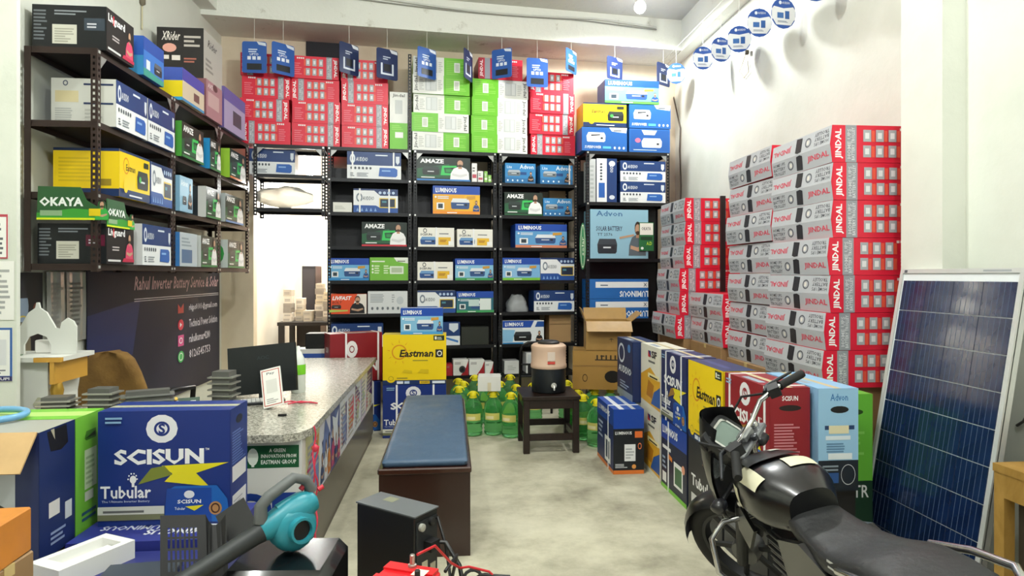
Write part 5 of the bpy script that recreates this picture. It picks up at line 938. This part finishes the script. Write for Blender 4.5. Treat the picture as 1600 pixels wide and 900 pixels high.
mb = MB(); mb.box(.03, .05, -.0006, -.0002, Lp - .018, Lp - .004, C('50545c'), T); mb.build('corner_label', t); mb = MB(); mb.box(Wp - .2, Wp - .06, -.0006, -.0002, Lp - .014, Lp - .006, C('a0a4a8'), T); mb.build('rating_label', t)
mb = MB(); mb.tube([(2.437, 2.55, .75), (2.42, 2.5, .78), (2.41, 2.42, .9), (2.41, 2.36, 1.1), (2.42, 2.3, 1.25), (2.43, 2.26, 1.4)], .006, M('5c5c5c', .5)); tag(mb.build('panel_cable', smooth=60), 'grey cable on the wall behind the solar panel', 'cable')
# tan wooden cabinet at the far right
t = thing('wooden_crate', 'tan wooden crate frame beside the solar panel', 'crate', (2.24, 2.02, 0)); TW = M('b08a46', .55, 0, 'wood', dark='94702f')
for a_, b_ in ((-.17, -.2), (.15, -.2), (-.17, .2), (.15, .2)): mb = MB(); mb.box(a_ - .022, a_ + .022, b_ - .022, b_ + .022, 0, .659, TW); mb.build('post', t)
mb = MB(); mb.box(-.195, .175, -.225, .225, .66, .69, TW); mb.build('top_board', t)
mb = MB(); mb.box(-.192, -.148, -.178, .178, .57, .659, TW); mb.build('top_rail', t); mb = MB(); mb.box(-.192, -.148, -.178, .178, .02, .1, TW); mb.build('bottom_rail', t)
mb = MB(); mb.box(-.14, .13, -.17, .17, .02, .6, M('3a3226', .7)); mb.build('inner_box', t)
carton('cardboard_box', 'brown carton lying on the tan wooden crate', 'cardboard box', (.26, .3, .1), (2.27, 2.06, .691), R(3), 'a08452', {}, tape='c8b078')
# ------------------------------------------------------------ foreground left: cartons and tools
bat('large blue battery carton with white roundel and yellow bolt beside counter', '16307a', d_scisun('16307a'), {'right': [('p', ell(.3, .84, .7, .92), '0c1430'), ('l', .1, .5, .9, .8, 12, '5c74b4'), ('r', .1, .34, .9, .48, 'd8d8dc'), ('r', .1, .04, .9, .22, 'd4d4d8'), ('l', .16, .07, .84, .18, 4, 'a4a4b0')]}, (-1.065, 2.6, .467), R(-1), (.476, .19, .425), top=[('r', 0, .4, 1, .6, 'a8a890')])
carton('battery_carton', 'purple blue flat carton with upside-down lettering under the large blue carton', 'battery carton', (.54, .36, .215), (-1.065, 2.54, .25), 0, '2c3484', {'top': [('t', 'LUMINOUS', .42, .16, .92, .3, 'e8e8f0', {'rot': 180, 'b': .03}), ('t', 'LUMINOUS', .1, .3, .52, .42, 'c8ccdc', {'rot': 180, 'b': .02}), ('r', .5, .32, .96, .46, 'dcdce0'), ('l', .54, .36, .9, .42, 2, '8c8c98')], 'front': [('r', .1, .2, .9, .6, '3c4494')]})
carton('cardboard_box', 'brown carton at floor level under the purple blue carton', 'cardboard box', (.52, .34, .249), (-1.065, 2.54, .0), 0, '9c7c54', {}, tape='c8b078')
carton('battery_carton', 'navy flat carton under the white foam tray', 'battery carton', (.48, .37, .2), (-1.095, 2.16, .236), R(0), '2a3070', {'front': [('r', .1, .2, .9, .7, '3c4484')], 'top': [('r', .05, .1, .5, .3, '4c5494')]})
carton('cardboard_box', 'brown carton at floor level under the foam tray', 'cardboard box', (.47, .36, .235), (-1.095, 2.16, 0), 0, '9c7c54', {}, tape='c8b078')
# foam tray
t = thing('foam_tray', 'white polystyrene packing tray lying on cartons', 'foam tray', (-1.195, 2.215, .437), (0, 0, R(62))); FO = M('ecece8', .7)
mb = MB(); L_, W_, H_ = .25, .145, .062
mb.box(-L_/2, L_/2, -W_/2, W_/2, 0, .03, FO); mb.build('tray_base', t)
for a in ((-L_/2, L_/2, -W_/2, -W_/2 + .025, .03, H_), (-L_/2, L_/2, W_/2 - .025, W_/2, .03, H_), (-L_/2, -L_/2 + .04, -W_/2 + .025, W_/2 - .025, .03, H_), (L_/2 - .03, L_/2, -W_/2 + .025, W_/2 - .025, .03, H_)):
    mb = MB(); mb.box(*a, FO); mb.build('tray_rim', t)
mb = MB(); mb.box(-.08, .09, -.015, .015, .03, .044, FO); mb.build('centre_rib', t)
# grey metal case
a = onz(258, 868, .462); t = thing('equipment_case', 'flat dark grey metal equipment case in front of foam tray', 'case', (-.985, 2.1, .437), (0, 0, R(6)))
mb = MB(); mb.cbox(.22, .22, .02, M('454d58', .45, .3), .003, (0, 0, .001)); mb.build('case_lid', t); mb = MB(); mb.box(-.11, .11, -.1125, -.1105, -.0, .018, M('16181c', .4)); mb.build('case_edge', t)
# row of batteries at the far left
bat('lime green battery carton with handle slot beside large blue carton', '74bc3c', [], {'right': [('p', [(.3, .8), (.36, .86), (.7, .86), (.72, .8), (.7, .78), (.36, .78)], '3c7420'), ('p', [(.34, .8), (.68, .84), (.68, .8)], '1c3010'), ('r', .3, .36, .72, .7, 'c8dcb4'), ('l', .34, .4, .68, .66, 6, 'a0bc8c'), ('l', .2, .1, .8, .2, 2, '2c5a74'), ('r', .3, .26, .6, .34, 'd4dcc8')]}, (-1.607, 2.537, .452), 0, (.52, .19, .43), top=[('r', 0, .3, 1, .7, 'b4d878')])
nv = bat('navy battery carton with torn top, tan flap and man picture', '1a2a5c', [('r', 0, 0, 1, 1, '1a2a5c'), ('r', .3, .1, .86, .86, 'c4ccd4'), ('m', .5, .1, .86, .74, '1c1c20')], {'right': [('p', [(.2, .98), (.75, .99), (.8, .84), (.6, .8), (.3, .82)], '14120f'), ('p', [(.3, .99), (.4, .99), (.42, .9)], 'b0a890'), ('r', .25, .3, .55, .42, 'd8d4d0'), ('l', .3, .08, .8, .2, 3, '8c9cbc'), ('r', .7, .22, .9, .36, 'c8ccd0')]}, (-1.607, 2.338, .452), 0, (.52, .2, .43), top=[('r', 0, 0, 1, 1, 'a4a49c')])
mb = MB(); mb.box(-.26, .255, -.14, 0, -.003, .003, CT('d0ac78'), Matrix.Translation((0, -.1, .432)) @ Matrix.Rotation(R(52), 4, 'X')); mb.build('tan_flap', nv)
for y_, lb in ((2.537, 'green'), (2.338, 'navy torn')): carton('cardboard_box', 'brown carton on floor under the %s battery carton' % lb, 'cardboard box', (.5, .19, .45), (-1.607, y_, 0), 0, '9c7c54', {}, tape='c8b078')
mb = MB(); c0 = (-1.68, 2.44, .902); mb.tube([(c0[0] + .16 * math.cos(a), c0[1] + .1 * math.sin(a), c0[2] + .003 * math.sin(a * 2)) for a in [2 * math.pi * k / 28 for k in range(28)]], .012, M('6ca4cc', .3), 8, True); tag(mb.build('plastic_tube', smooth=60), 'light blue plastic tube ring lying on the green carton', 'tube')
carton('cardboard_box', 'orange printed carton poking out of plastic wrap at far left', 'cardboard box', (.3, .18, .12), (-1.3, 1.79, .641), R(3), 'd08430', {'front': [('t', 'RT', .8, .3, .98, .6, 'a04418', {'b': .02})]})
carton('cardboard_box', 'plain brown carton below the orange printed carton', 'cardboard box', (.32, .2, .64), (-1.31, 1.79, 0), R(0), '9c7c54', {}, tape='c8b078')
mb = MB(); rg = random.Random(17); rings = []
for j in range(12):
    z = .03 + .5 * j / 11; rings.append([(.045 * math.cos(a) * (1 + .2 * rg.uniform(-1, 1)), .1 * math.sin(a) * (1 + .2 * rg.uniform(-1, 1)), z + .02 * rg.uniform(-1, 1)) for a in [2 * math.pi * k / 22 for k in range(22)]])
rings[0] = [(a * .9, b * .9, 0) for a, b, c in rings[0]]
mb.loft(rings, M('dcd4c4', .18, 0, 'glass', trans=.35)); tag(mb.build('plastic_wrap', None, (-1.092, 1.8, 0), (0, 0, 0), smooth=35), 'crumpled translucent plastic wrap at far left', 'plastic wrap')
# black inverter unit carrying the blower
t = thing('inverter_unit', 'glossy black inverter unit lying under the leaf blower', 'inverter', (-.53, 2.13, .28), (0, 0, R(-4))); GB = M('101114', .2, 0, 'gloss')
mb = MB(); mb.cbox(.34, .3, .22, GB, .03); mb.build('case', t, smooth=40)
mb = MB(); 
for k in range(8): mb.box(.171, .1735, -.1 + .012 * k, -.094 + .012 * k, .04, .14, M('2a2c30', .5))
mb.build('vent_grille', t); mb = MB(); mb.box(.1, .14, -.1518, -.1505, .15, .165, C('d8304c')); mb.build('red_mark', t)
carton('cardboard_box', 'tan carton on floor under the black inverter unit', 'cardboard box', (.38, .32, .279), (-.53, 2.13, 0), R(-4), 'b4946c', {}, tape='c8b078')
# bent perforated steel cover
t = thing('perforated_cover', 'bent black perforated steel cover beside the leaf blower', 'metal cover', (-.79, 2.17, .455), (0, R(8), R(20))); PB = M('08080a', .55)
def grid_plate(mb, O, Ux, Vx, nu, nv, frac=.55, margin=.16):
    O, Ux, Vx = Vector(O), Vector(Ux), Vector(Vx); P = lambda u, v: O + Ux * u + Vx * v
    us = [0, margin] + sum([[margin + (1 - 2 * margin) * (k + frac) / nu, margin + (1 - 2 * margin) * (k + 1) / nu] for k in range(nu)], [])[:-1] + [1]
    vs_ = [0, margin] + sum([[margin + (1 - 2 * margin) * (k + .8) / nv, margin + (1 - 2 * margin) * (k + 1) / nv] for k in range(nv)], [])[:-1] + [1]
    for i in range(len(us) - 1):
        for j in range(len(vs_) - 1):
            if i % 2 == 1 and j % 2 == 1: continue
            mb.add([P(us[i], vs_[j]), P(us[i + 1], vs_[j]), P(us[i + 1], vs_[j + 1]), P(us[i], vs_[j + 1])], [(0, 1, 2, 3)], PB)
mb = MB(); grid_plate(mb, (-.13, -.12, .0), (.13, -.0, -.0), (-.03, .1, .17), 7, 4); mb.build('slotted_flange', t)
mb = MB(); mb.loft([[(.0 + .06 * k / 5, -.12, -.012 * math.sin(math.pi * k / 5)), (-.03 + .06 * k / 5, -.02, .17 - .035 * math.sin(math.pi * k / 5))] for k in range(6)], PB, closed=False); mb.build('curved_web', t)
mb = MB(); mb.box(0, .1, 0, .14, 0, .002, PB, Matrix.Translation((.06, -.06, .07)) @ Matrix.Rotation(R(-38), 4, 'Y') @ Matrix.Rotation(R(40), 4, 'X')); mb.build('plain_flange', t)
# leaf blower
t = thing('leaf_blower', 'teal electric leaf blower with grey handle and black nozzle', 'leaf blower', (-.53, 2.13, .501)); TE = M('2a8c9c', .38); DG = M('2a2e30', .5); MG = M('5c6060', .5)
ax = Vector((-.74, -.60, -.33)).normalized()                       # nozzle direction
b0 = Vector((-.045, -.03, .10))
def ringat(c, ax, r1, r2, n=18):
    x = ax.cross(Vector((0, 0, 1))).normalized(); y = x.cross(ax).normalized(); return [c + x * (r1 * math.cos(2 * math.pi * k / n)) + y * (r2 * math.sin(2 * math.pi * k / n)) for k in range(n)]
mb = MB(); mb.loft([ringat(b0 - ax * s_, ax, a_, c_) for s_, a_, c_ in ((-.035, .03, .03), (-.02, .036, .036), (.02, .04, .042), (.07, .046, .05), (.12, .048, .048), (.155, .04, .036), (.165, .02, .02))], TE); mb.build('motor_housing', t, smooth=50)
n_ = Vector((.62, -.74, .08)).normalized(); c0 = b0 - ax * .05 + Vector((.035, -.0, -.035))
mb = MB(); mb.loft([ringat(c0 + n_ * s_, n_, r_, r_) for s_, r_ in ((-.07, .05), (-.06, .07), (.0, .075), (.02, .065), (.03, .05))], TE); mb.loft([ringat(c0 + n_ * s_ + Vector((0, 0, -.0)), n_, r_, r_) for s_, r_ in ((.02, .04), (.055, .04), (.055, .032), (.03, .03))], TE); mb.build('fan_housing', t, smooth=40)
mb = MB(); mb.loft([ringat(c0 + n_ * s_, n_, .031, .031) for s_ in (.034, .04)], M('101010', .6)); mb.build('air_inlet', t)
h0, h1 = b0 + ax * .03 + Vector((0, 0, .03)), b0 - ax * .15 + Vector((0, 0, .03))
mb = MB(); mb.tube([h0, h0 + Vector((0, .0, .05)), h0 + Vector((.02, .015, .075)), h1 + Vector((-.05, -.03, .055)), h1 + Vector((-.015, -.01, .04)), h1], [.022, .02, .019, .018, .018, .02], MG, 10); hd = mb.build('handle', t, smooth=60)
mb = MB(); mb.tube([h0 * .7 + h1 * .3 + Vector((0, 0, .012)), h0 * .45 + h1 * .55 + Vector((0, 0, .012))], .014, TE, 10); mb.build('handle_base', t, smooth=60)
mb = MB(); mb.tube([h1 + Vector((-.03, -.02, .012)), h1 + Vector((-.02, -.01, .025))], .009, C('a82838'), 8); mb.tube([h1 + Vector((.02, .01, .0)), h1 + Vector((.035, .02, .008))], .008, C('c82c3c'), 8); mb.build('switch', hd, smooth=60)
mb = MB(); mb.tube([b0 + ax * .03, b0 + ax * .05, b0 + ax * .2, b0 + ax * .4], [.034, .03, .027, .025], DG, 16); mb.build('nozzle', t, smooth=60)
mb = MB(); mb.tube([c0 + Vector((-.02, .0, -.03)), c0 + Vector((-.03, 0, -.06))], [.03, .034], DG, 12); mb.build('foot', t, smooth=60)
# UPS tower
t = thing('ups_tower', 'black UPS tower with sockets beside the bench', 'UPS', (-.205, 2.45, .2), (0, 0, R(-38)))
mb = MB(); mb.cbox(.29, .13, .33, M('15171a', .42), .004); mb.build('case', t); mb = MB(); mb.box(-.147, .149, -.067, .067, .331, .336, M('6c7074', .4, .3)); mb.build('top_cover', t); mb = MB(); decals(mb, ((-.145, -.065, .336), (.29, 0, 0), (0, .13, 0)), [('r', .24, .5, .42, .85, '80826c')]); mb.build('label', t)
mb = MB(); mb.box(.1455, .149, -.058, .058, .02, .31, M('26282c', .5)); mb.build('rear_panel', t)
for k, (y_, z_) in enumerate(((-.035, .29), (.02, .295))):
    mb = MB(); mb.lathe([(.014, 0), (.014, .012), (.009, .014)], M('b0b0a8', .4) if k == 0 else M('1a1a1c', .5), 14, T=Matrix.Translation((.149, y_, z_)) @ Matrix.Rotation(R(90), 4, 'Y')); mb.build('connector', t, smooth=40)
mb = MB(); mb.box(.149, .185, -.02, .03, .2, .235, M('141416', .5)); mb.build('plug', t); mb = MB(); mb.box(.149, .152, -.03, .0, .1, .16, C('c8c0a8')); mb.box(.149, .152, .015, .045, .08, .14, C('b8b09c')); mb.build('socket_label', t)
carton('cardboard_box', 'brown carton on floor under the UPS tower', 'cardboard box', (.27, .12, .199), (-.205, 2.45, 0), R(-38), '9c7c54', {}, tape='c8b078')
# wooden stand, red battery and cables
t = thing('wooden_stand', 'low pale wooden stand under the red battery', 'stand', (-.11, 1.93, 0)); WD = M('c4a272', .55, 0, 'wood', dark='a88450')
for k in range(3): mb = MB(); mb.box(-.17, .17, -.165 + .112 * k, -.06 + .112 * k, .38, .4, WD); mb.build('plank', t)
for a_ in (-.15, .15):
    for b_ in (-.14, .14): mb = MB(); mb.box(a_ - .018, a_ + .018, b_ - .018, b_ + .018, 0, .379, WD); mb.build('leg', t)
t = thing('red_battery', 'small red battery with two posts on the wooden stand', 'battery', (-.135, 1.87, .401), (0, 0, R(-24))); RB = M('d81c24', .3)
mb = MB(); mb.cbox(.17, .14, .13, RB, .008); mb.box(-.08, .08, -.062, -.02, .13, .136, RB); mb.box(-.08, .08, .02, .062, .13, .136, RB); mb.build('case', t); mb = MB(); mb.box(.02, .06, .0, .04, .1362, .137, C('e8dcc8')); mb.build('label', t)
for k, (a_, b_) in enumerate(((-.0, .05), (.06, -.035))): mb = MB(); mb.lathe([(.013, .13), (.013, .142), (.008, .144), (.008, .17), (.006, .172)], M('b0a8a0', .3, .8) if k == 0 else M('18181a', .4), 12, (a_, b_, 0)); mb.build('terminal', t, smooth=40)
CB = M('131315', .4)
a = Vector((-.06, 2.36, .43))
mb = MB(); mb.tube([(-.07, 2.37, .42), (-.02, 2.36, .42), (.03, 2.3, .36), (.06, 2.22, .22), (.1, 2.2, .1), (.16, 2.2, .03), (.2, 2.15, .012), (.26, 2.05, .012)], .008, CB); mb.tube([(-.08, 2.4, .48), (-.05, 2.4, .5), (-.02, 2.38, .4), (-.0, 2.3, .3), (.02, 2.25, .42), (-.02, 2.15, .41)], .006, CB)
tag(mb.build('power_cable', smooth=60), 'thick black power cable running from the UPS to the floor', 'cable')
mb = MB(); rg = random.Random(2)
for k in range(5): c_ = Vector((.075 + .02 * k, 2.22, .34 - .014 * k)); mb.tube([c_ + Vector((.035 * math.cos(a_) * (1 + .2 * k / 4), .02 * math.sin(a_), .03 * math.sin(a_ + k))) for a_ in [2 * math.pi * j / 14 for j in range(14)]], .006, CB, 6, True)
mb.tube([(.06, 2.22, .33), (.1, 2.2, .37), (.2, 2.2, .36), (.22, 2.2, .3), (.14, 2.2, .27), (.1, 2.21, .3)], .006, CB); mb.tube([(.085, 2.22, .34), (.085, 2.24, .2), (.08, 2.25, .0)], .006, CB)
tag(mb.build('cable_bundle', smooth=60), 'tied bundle of black charging cable beside the red battery', 'cable')
mb = MB(); mb.tube([(-.1, 1.92, .57), (-.05, 2.0, .56), (.0, 2.1, .46), (.03, 2.17, .41), (.06, 2.2, .4), (.13, 2.2, .38), (.18, 2.2, .33), (.16, 2.2, .29)], .0042, M('c8202c', .4)); tag(mb.build('red_cable', smooth=60), 'red battery cable running from the red battery', 'cable')
# ------------------------------------------------------------ motorcycle on its side stand
s = .85; X0, Y0_ = 1.30, 1.56
bk = thing('motorcycle', 'black commuter motorcycle leaning on its side stand', 'motorcycle', (X0, Y0_, 0), (R(-14.3), 0, R(88.6)))
GBK = M('08090b', .3, 0, 'gloss'); MBK = M('17181b', .5); CHR = M('c8c8c8', .16, 1); RUB = M('121213', .75)
piv = Vector((.95, 0, .85)); sax = Vector((-math.sin(.46), 0, math.cos(.46))); RS_ = Matrix.Rotation(R(40), 4, sax)
TS = Matrix.Scale(s, 4) @ Matrix.Translation(piv) @ RS_ @ Matrix.Translation(-piv); TB = Matrix.Scale(s, 4)
def bp(mb, name, parent, steer=False, smooth=55):
    T = TS if steer else TB; mb.v = [tuple(T @ Vector(v)) for v in mb.v]; return mb.build(name, parent, smooth=smooth, fix=True)
RX = Matrix.Rotation(R(90), 4, 'X')
def wheel(cx, steer, nm):
    Tw = Matrix.Translation((cx, 0, .305)) @ RX; m = MB()
    m.lathe([(.228 + .0, -.03), (.255, -.045), (.285, -.04), (.302, -.018), (.305, 0), (.302, .018), (.285, .04), (.255, .045), (.228, .03)], RUB, 40, T=Tw, cap=False); tire = bp(m, nm, bk, steer)
    m = MB(); m.lathe([(.23, -.032), (.215, -.028), (.205, 0), (.215, .028), (.23, .032)], MBK, 36, T=Tw, cap=False); bp(m, 'rim', tire, steer)
    for k in range(6):
        m = MB(); a = 2 * math.pi * k / 6; m.tube([Vector((cx + .05 * math.cos(a), 0, .305 + .05 * math.sin(a))), Vector((cx + .21 * math.cos(a), 0, .305 + .21 * math.sin(a)))], [.018, .013], MBK, 6); bp(m, 'wheel_spoke', tire, steer)
    m = MB(); m.lathe([(.065, -.05), (.07, -.03), (.07, .03), (.065, .05)], M('6c6c6c', .4, .6), 20, T=Tw); bp(m, 'hub', tire, steer)
wheel(1.235, True, 'front_wheel'); wheel(0, False, 'rear_wheel')
m = MB(); m.loft([[(1.235 + .335 * math.cos(a) * (1 - .1 * abs(v) ** 2), v * .075, .305 + (.335 - .035 * v * v) * math.sin(a)) for v in (-1, -.6, 0, .6, 1)] for a in [R(10 + 150 * k / 14) for k in range(15)]], GBK, closed=False); bp(m, 'front_fender', bk, True)
for sy in (-1, 1):
    m = MB(); m.tube([(1.225, sy * .095, .3), (1.05, sy * .095, .65)], .027, MBK, 12); bp(m, 'fork_slider', bk, True)
    m = MB(); m.tube([(1.05, sy * .095, .65), (.925, sy * .095, .95)], .017, CHR, 10); bp(m, 'fork_tube', bk, True)
# headlight cowl
m = MB(); G = []
for i in range(11):
    v = i / 10; z = .64 + .47 * v; hw = (.205 - .05 * v - .13 * max(0, v - .55) ** 1.2 * 1.3); xc = 1.2 - .13 * v * v
    G.append([(xc - .13 * u * u * (1 - .25 * v), hw * u * (1.0), z - (.05 * u * u * v)) for u in [k / 6 - 1 for k in range(13)]])
m.loft(G, GBK, closed=False); m.loft([[(x - .012, y * .96, z) for x, y, z in r_] for r_ in G], MBK, closed=False); bp(m, 'headlight_cowl', bk, True)
m = MB(); m.loft([[(1.14 + .05 * (1 - r_ * r_), .1 * r_ * math.cos(a), .84 + .085 * r_ * math.sin(a)) for a in [2 * math.pi * k / 18 for k in range(18)]] for r_ in (1, .7, .3, .05)], M('d0d8dc', .05, 0, 'glass')); bp(m, 'headlight', bk, True)
# instruments
Ti = Matrix.Translation((.985, .03, .985)) @ Matrix.Rotation(R(-48), 4, 'Y')
def rrect(hx, hy, r_, z, n=4): return [(sx_ * (hx - r_) + r_ * math.cos(R(a0 + 90 * k / n)), sy_ * (hy - r_) + r_ * math.sin(R(a0 + 90 * k / n)), z) for sx_, sy_, a0 in ((1, 1, 0), (-1, 1, 90), (-1, -1, 180), (1, -1, 270)) for k in range(n + 1)]
m = MB(); m.loft([rrect(.075, .09, .03, -.06), rrect(.085, .1, .035, -.01), rrect(.08, .095, .035, .012)], MBK, T=Ti); clu = bp(m, 'instrument_cluster', bk, True, 40)
m = MB(); m.loft([rrect(.062, .074, .028, .0122), rrect(.062, .074, .028, .018), rrect(.052, .064, .024, .0185), rrect(.052, .064, .024, .013)], CHR, cap=False, T=Ti); bp(m, 'bezel', clu, True)
m = MB(); m.loft([rrect(.053, .065, .024, .0126), rrect(.053, .065, .024, .014)], M('6c7c74', .12), T=Ti); bp(m, 'display', clu, True)
# bars
HB = [(.74, .36, 1.03), (.80, .24, 1.05), (.865, .16, 1.035), (.90, .09, .985), (.905, 0, .975)]
m = MB(); m.tube(HB + [(a, -b, c) for a, b, c in HB[-2::-1]], .0125, CHR, 10); bp(m, 'handlebar', bk, True)
for sy in (-1, 1):
    m = MB(); m.tube([(.735, sy * .365, 1.03), (.742, sy * .355, 1.031), (.79, sy * .255, 1.048), (.795, sy * .245, 1.05)], [.016, .019, .018, .021], RUB, 12); bp(m, 'grip', bk, True)
    m = MB(); m.box(-.025, .025, -.03, .03, -.022, .022, MBK, Matrix.Translation((.812, sy * .215, 1.048)) @ Matrix.Rotation(R(-30 * sy), 4, 'Z')); sw_ = bp(m, 'switch_block', bk, True, 30)
    m = MB(); m.tube([(.85, sy * .2, 1.05), (.86, sy * .25, 1.055), (.825, sy * .32, 1.045), (.80, sy * .38, 1.035)], [.011, .009, .008, .006], M('303236', .35, .5), 8); bp(m, 'brake_lever' if sy < 0 else 'clutch_lever', bk, True)
    m = MB(); m.tube([(.86, sy * .2, 1.045), (.98, sy * .2, 1.06 + .02 * sy), (1.04, sy * .12, .98), (1.02, sy * .05, .82), (.96, sy * .04, .72)], .006, RUB, 8); bp(m, 'control_cable', bk, True)
    m = MB(); m.lathe([(.024, 0), (.024, .02), (.018, .028)], CHR, 14, (.915, sy * .095, .945)); bp(m, 'fork_cap', bk, True)
    m = MB(); m.tube([(1.02, sy * .1, .78), (1.03, sy * .2, .77)], .01, MBK, 8); m.loft([[(1.03 + (.035 * f) * math.cos(a), sy * (.2 + d_), .77 + .028 * f * math.sin(a)) for a in [2 * math.pi * k / 10 for k in range(10)]] for d_, f in ((0, .5), (.02, 1), (.06, 1), (.07, .5))], M('202024', .3)); bp(m, 'turn_indicator', bk, True)
m = MB(); m.cbox(.07, .25, .025, M('8c8e92', .35, .7), .006, (.905, 0, .92)); bp(m, 'top_yoke', bk, True, 30)
m = MB(); m.cbox(.05, .08, .03, M('a4a6a8', .3, .8), .006, (.905, 0, .955)); bp(m, 'bar_clamp', bk, True, 30)
m = MB(); m.lathe([(.016, 0), (.016, .02), (.012, .022)], M('404246', .3, .6), 14, (.865, 0, .945)); bp(m, 'ignition_lock', bk, True)
# tank as a shaped surface
def tankp(t, a, e=0):
    x = .86 - .44 * t
    hw = (.085 + .085 * math.sin(math.pi * min(1, .12 + .75 * t)) ** .8) * (1 - .25 * max(0, t - .7) / .3) + e
    zt = .845 + .075 * math.sin(math.pi * (.18 + .55 * t)) - .05 * max(0, t - .55) + e; zb = .66 + .05 * t
    ca, sa = math.cos(a), math.sin(a); zc = (zt + zb) / 2
    return (x, hw * math.copysign(abs(ca) ** .7, ca), zc + (zt - zc) * math.copysign(abs(sa) ** .75, sa))
NA = 28
m = MB(); end0 = [(p_[0] + .02, p_[1] * .5, .76 + (p_[2] - .76) * .5) for p_ in [tankp(0, 2 * math.pi * k / NA) for k in range(NA)]]
m.loft([end0] + [[tankp(t_ / 12, 2 * math.pi * k / NA) for k in range(NA)] for t_ in range(13)], GBK); tank = bp(m, 'fuel_tank', bk)
def patch(name, t0, t1, a0, a1, mat, e=.004):
    m = MB(); m.loft([[tankp(t0 + (t1 - t0) * i / 6, R(a0 + (a1 - a0) * k / 6), e) for k in range(7)] for i in range(7)], mat, closed=False); return bp(m, name, tank)
CR = M('d4d0b4', .5)
patch('cream_sticker', .3, .7, 26, 60, CR); patch('cream_sticker', .46, .66, 92, 132, CR); patch('cream_sticker', .12, .34, -22, 10, CR)
patch('tank_pad', .05, .42, 58, 122, M('1c1d20', .3), .012)
patch('pad_tag', .12, .2, 96, 110, C('c8c8c0'), .015)
# seat
m = MB(); RGs = []
for i in range(17):
    t_ = i / 16; x = .56 - .92 * t_; hw = .085 + .055 * min(1, t_ * 2.2) - .03 * max(0, t_ - .8) / .2; zt = .835 - .05 * math.sin(math.pi * min(1, t_ * 1.5)) + .055 * max(0, t_ - .45) / .55; th = .085
    if i in (0, 16): hw *= .6; zt -= .02
    RGs.append([(x, hw * math.copysign(abs(math.cos(a)) ** .55, math.cos(a)), zt - th / 2 + th / 2 * math.copysign(abs(math.sin(a)) ** .6, math.sin(a))) for a in [2 * math.pi * k / 24 for k in range(24)]])
m.loft(RGs, M('1a1b1d', .42, 0, 'leather')); seat = bp(m, 'seat', bk)
m = MB(); decals(m, ((.12, .1412, .765), (-.1, -.0, .008), (0, -.01, .03)), [('l', 0, .5, 1, 1, 1, 'a8a8a4'), ('l', .1, 0, .9, .4, 1, 'a8a8a4')]); bp(m, 'printed_lettering', seat)
m = MB(); m.tube([(.02, .155, .8), (-.15, .165, .85), (-.32, .15, .885), (-.42, .09, .89), (-.44, 0, .89), (-.42, -.09, .89), (-.32, -.15, .885), (-.15, -.165, .85), (.02, -.155, .8)], .0125, CHR, 10); bp(m, 'grab_rail', bk)
for sy in (-1, 1):
    m = MB(); m.prism([(.48, .70), (.46, .52), (.22, .5), (.12, .72), (.3, .76)], sy * .13 - .012, sy * .13 + .012, GBK); bp(m, 'side_panel', bk, False, 30)
    m = MB(); m.prism([(.12, .74), (.16, .62), (-.3, .72), (-.44, .84), (-.36, .84)], sy * .115 - .01, sy * .115 + .01, GBK); bp(m, 'tail_panel', bk, False, 30)
    m = MB(); m.tube([(0, sy * .12, .305), (.45, sy * .12, .36)], .02, MBK, 8); bp(m, 'swing_arm', bk)
    m = MB(); m.tube([(.02, sy * .14, .33), (.1, sy * .14, .68)], .028, M('707070', .3, .7), 12); bp(m, 'shock_absorber', bk)
    m = MB(); m.tube([(.48, sy * .1, .32), (.48, sy * .28, .32)], .016, RUB, 8); bp(m, 'foot_peg', bk)
    m = MB(); m.prism([(.9, .66), (.84, .69), (.74, .62), (.84, .5), (.92, .56)], sy * .125 - .008, sy * .125 + .008, GBK); bp(m, 'tank_shroud', bk, False, 30)
m = MB(); m.tube([(.86, 0, .84), (.82, 0, .6), (.8, 0, .42), (.6, 0, .3), (.42, 0, .34), (.34, 0, .6), (.1, 0, .7), (-.2, 0, .74)], .026, MBK, 10); bp(m, 'frame', bk)
m = MB(); m.cbox(.3, .2, .2, M('3a3b3e', .4, .6), .03, (.58, 0, .24)); bp(m, 'engine_case', bk, False, 35)
m = MB()
for k in range(8): m.cbox(.16, .16 - .004 * (k % 2) * 3, .012, M('4a4b4e', .4, .6), .003, (.68, 0, .45 + .02 * k))
m.cbox(.12, .12, .17, M('2c2d30', .5, .4), .004, (.68, 0, .44)); bp(m, 'cylinder_fins', bk, False, 35)
m = MB(); m.tube([(.76, -.06, .5), (.84, -.1, .36), (.7, -.15, .24), (.4, -.17, .25)], .018, CHR, 10); m.tube([(.4, -.17, .25), (.3, -.18, .27), (-.25, -.19, .36)], [.02, .042, .045], CHR, 14); bp(m, 'exhaust_pipe', bk)
m = MB(); m.tube([(.88, .04, .62), (.9, .2, .62), (.9, .27, .56), (.88, .28, .42), (.84, .22, .34), (.8, .05, .32)], .013, CHR, 10); m.tube([(.88, -.04, .62), (.9, -.2, .62), (.9, -.27, .56), (.88, -.28, .42), (.84, -.22, .34), (.8, -.05, .32)], .013, CHR, 10); bp(m, 'crash_guard', bk)
m = MB(); m.loft([[(.335 * math.cos(a), v * .07, .305 + .335 * math.sin(a)) for v in (-1, 0, 1)] for a in [R(60 + 110 * k / 10) for k in range(11)]], MBK, closed=False); bp(m, 'rear_fender', bk)
m = MB(); m.cbox(.06, .14, .07, M('a01820', .2), .015, (-.44, 0, .76)); bp(m, 'tail_light', bk, False, 30)
m = MB(); m.tube([(.42, .12, .3), (.36, .24, .16), (.32, .30, .075)], .012, MBK, 8); bp(m, 'side_stand', bk)
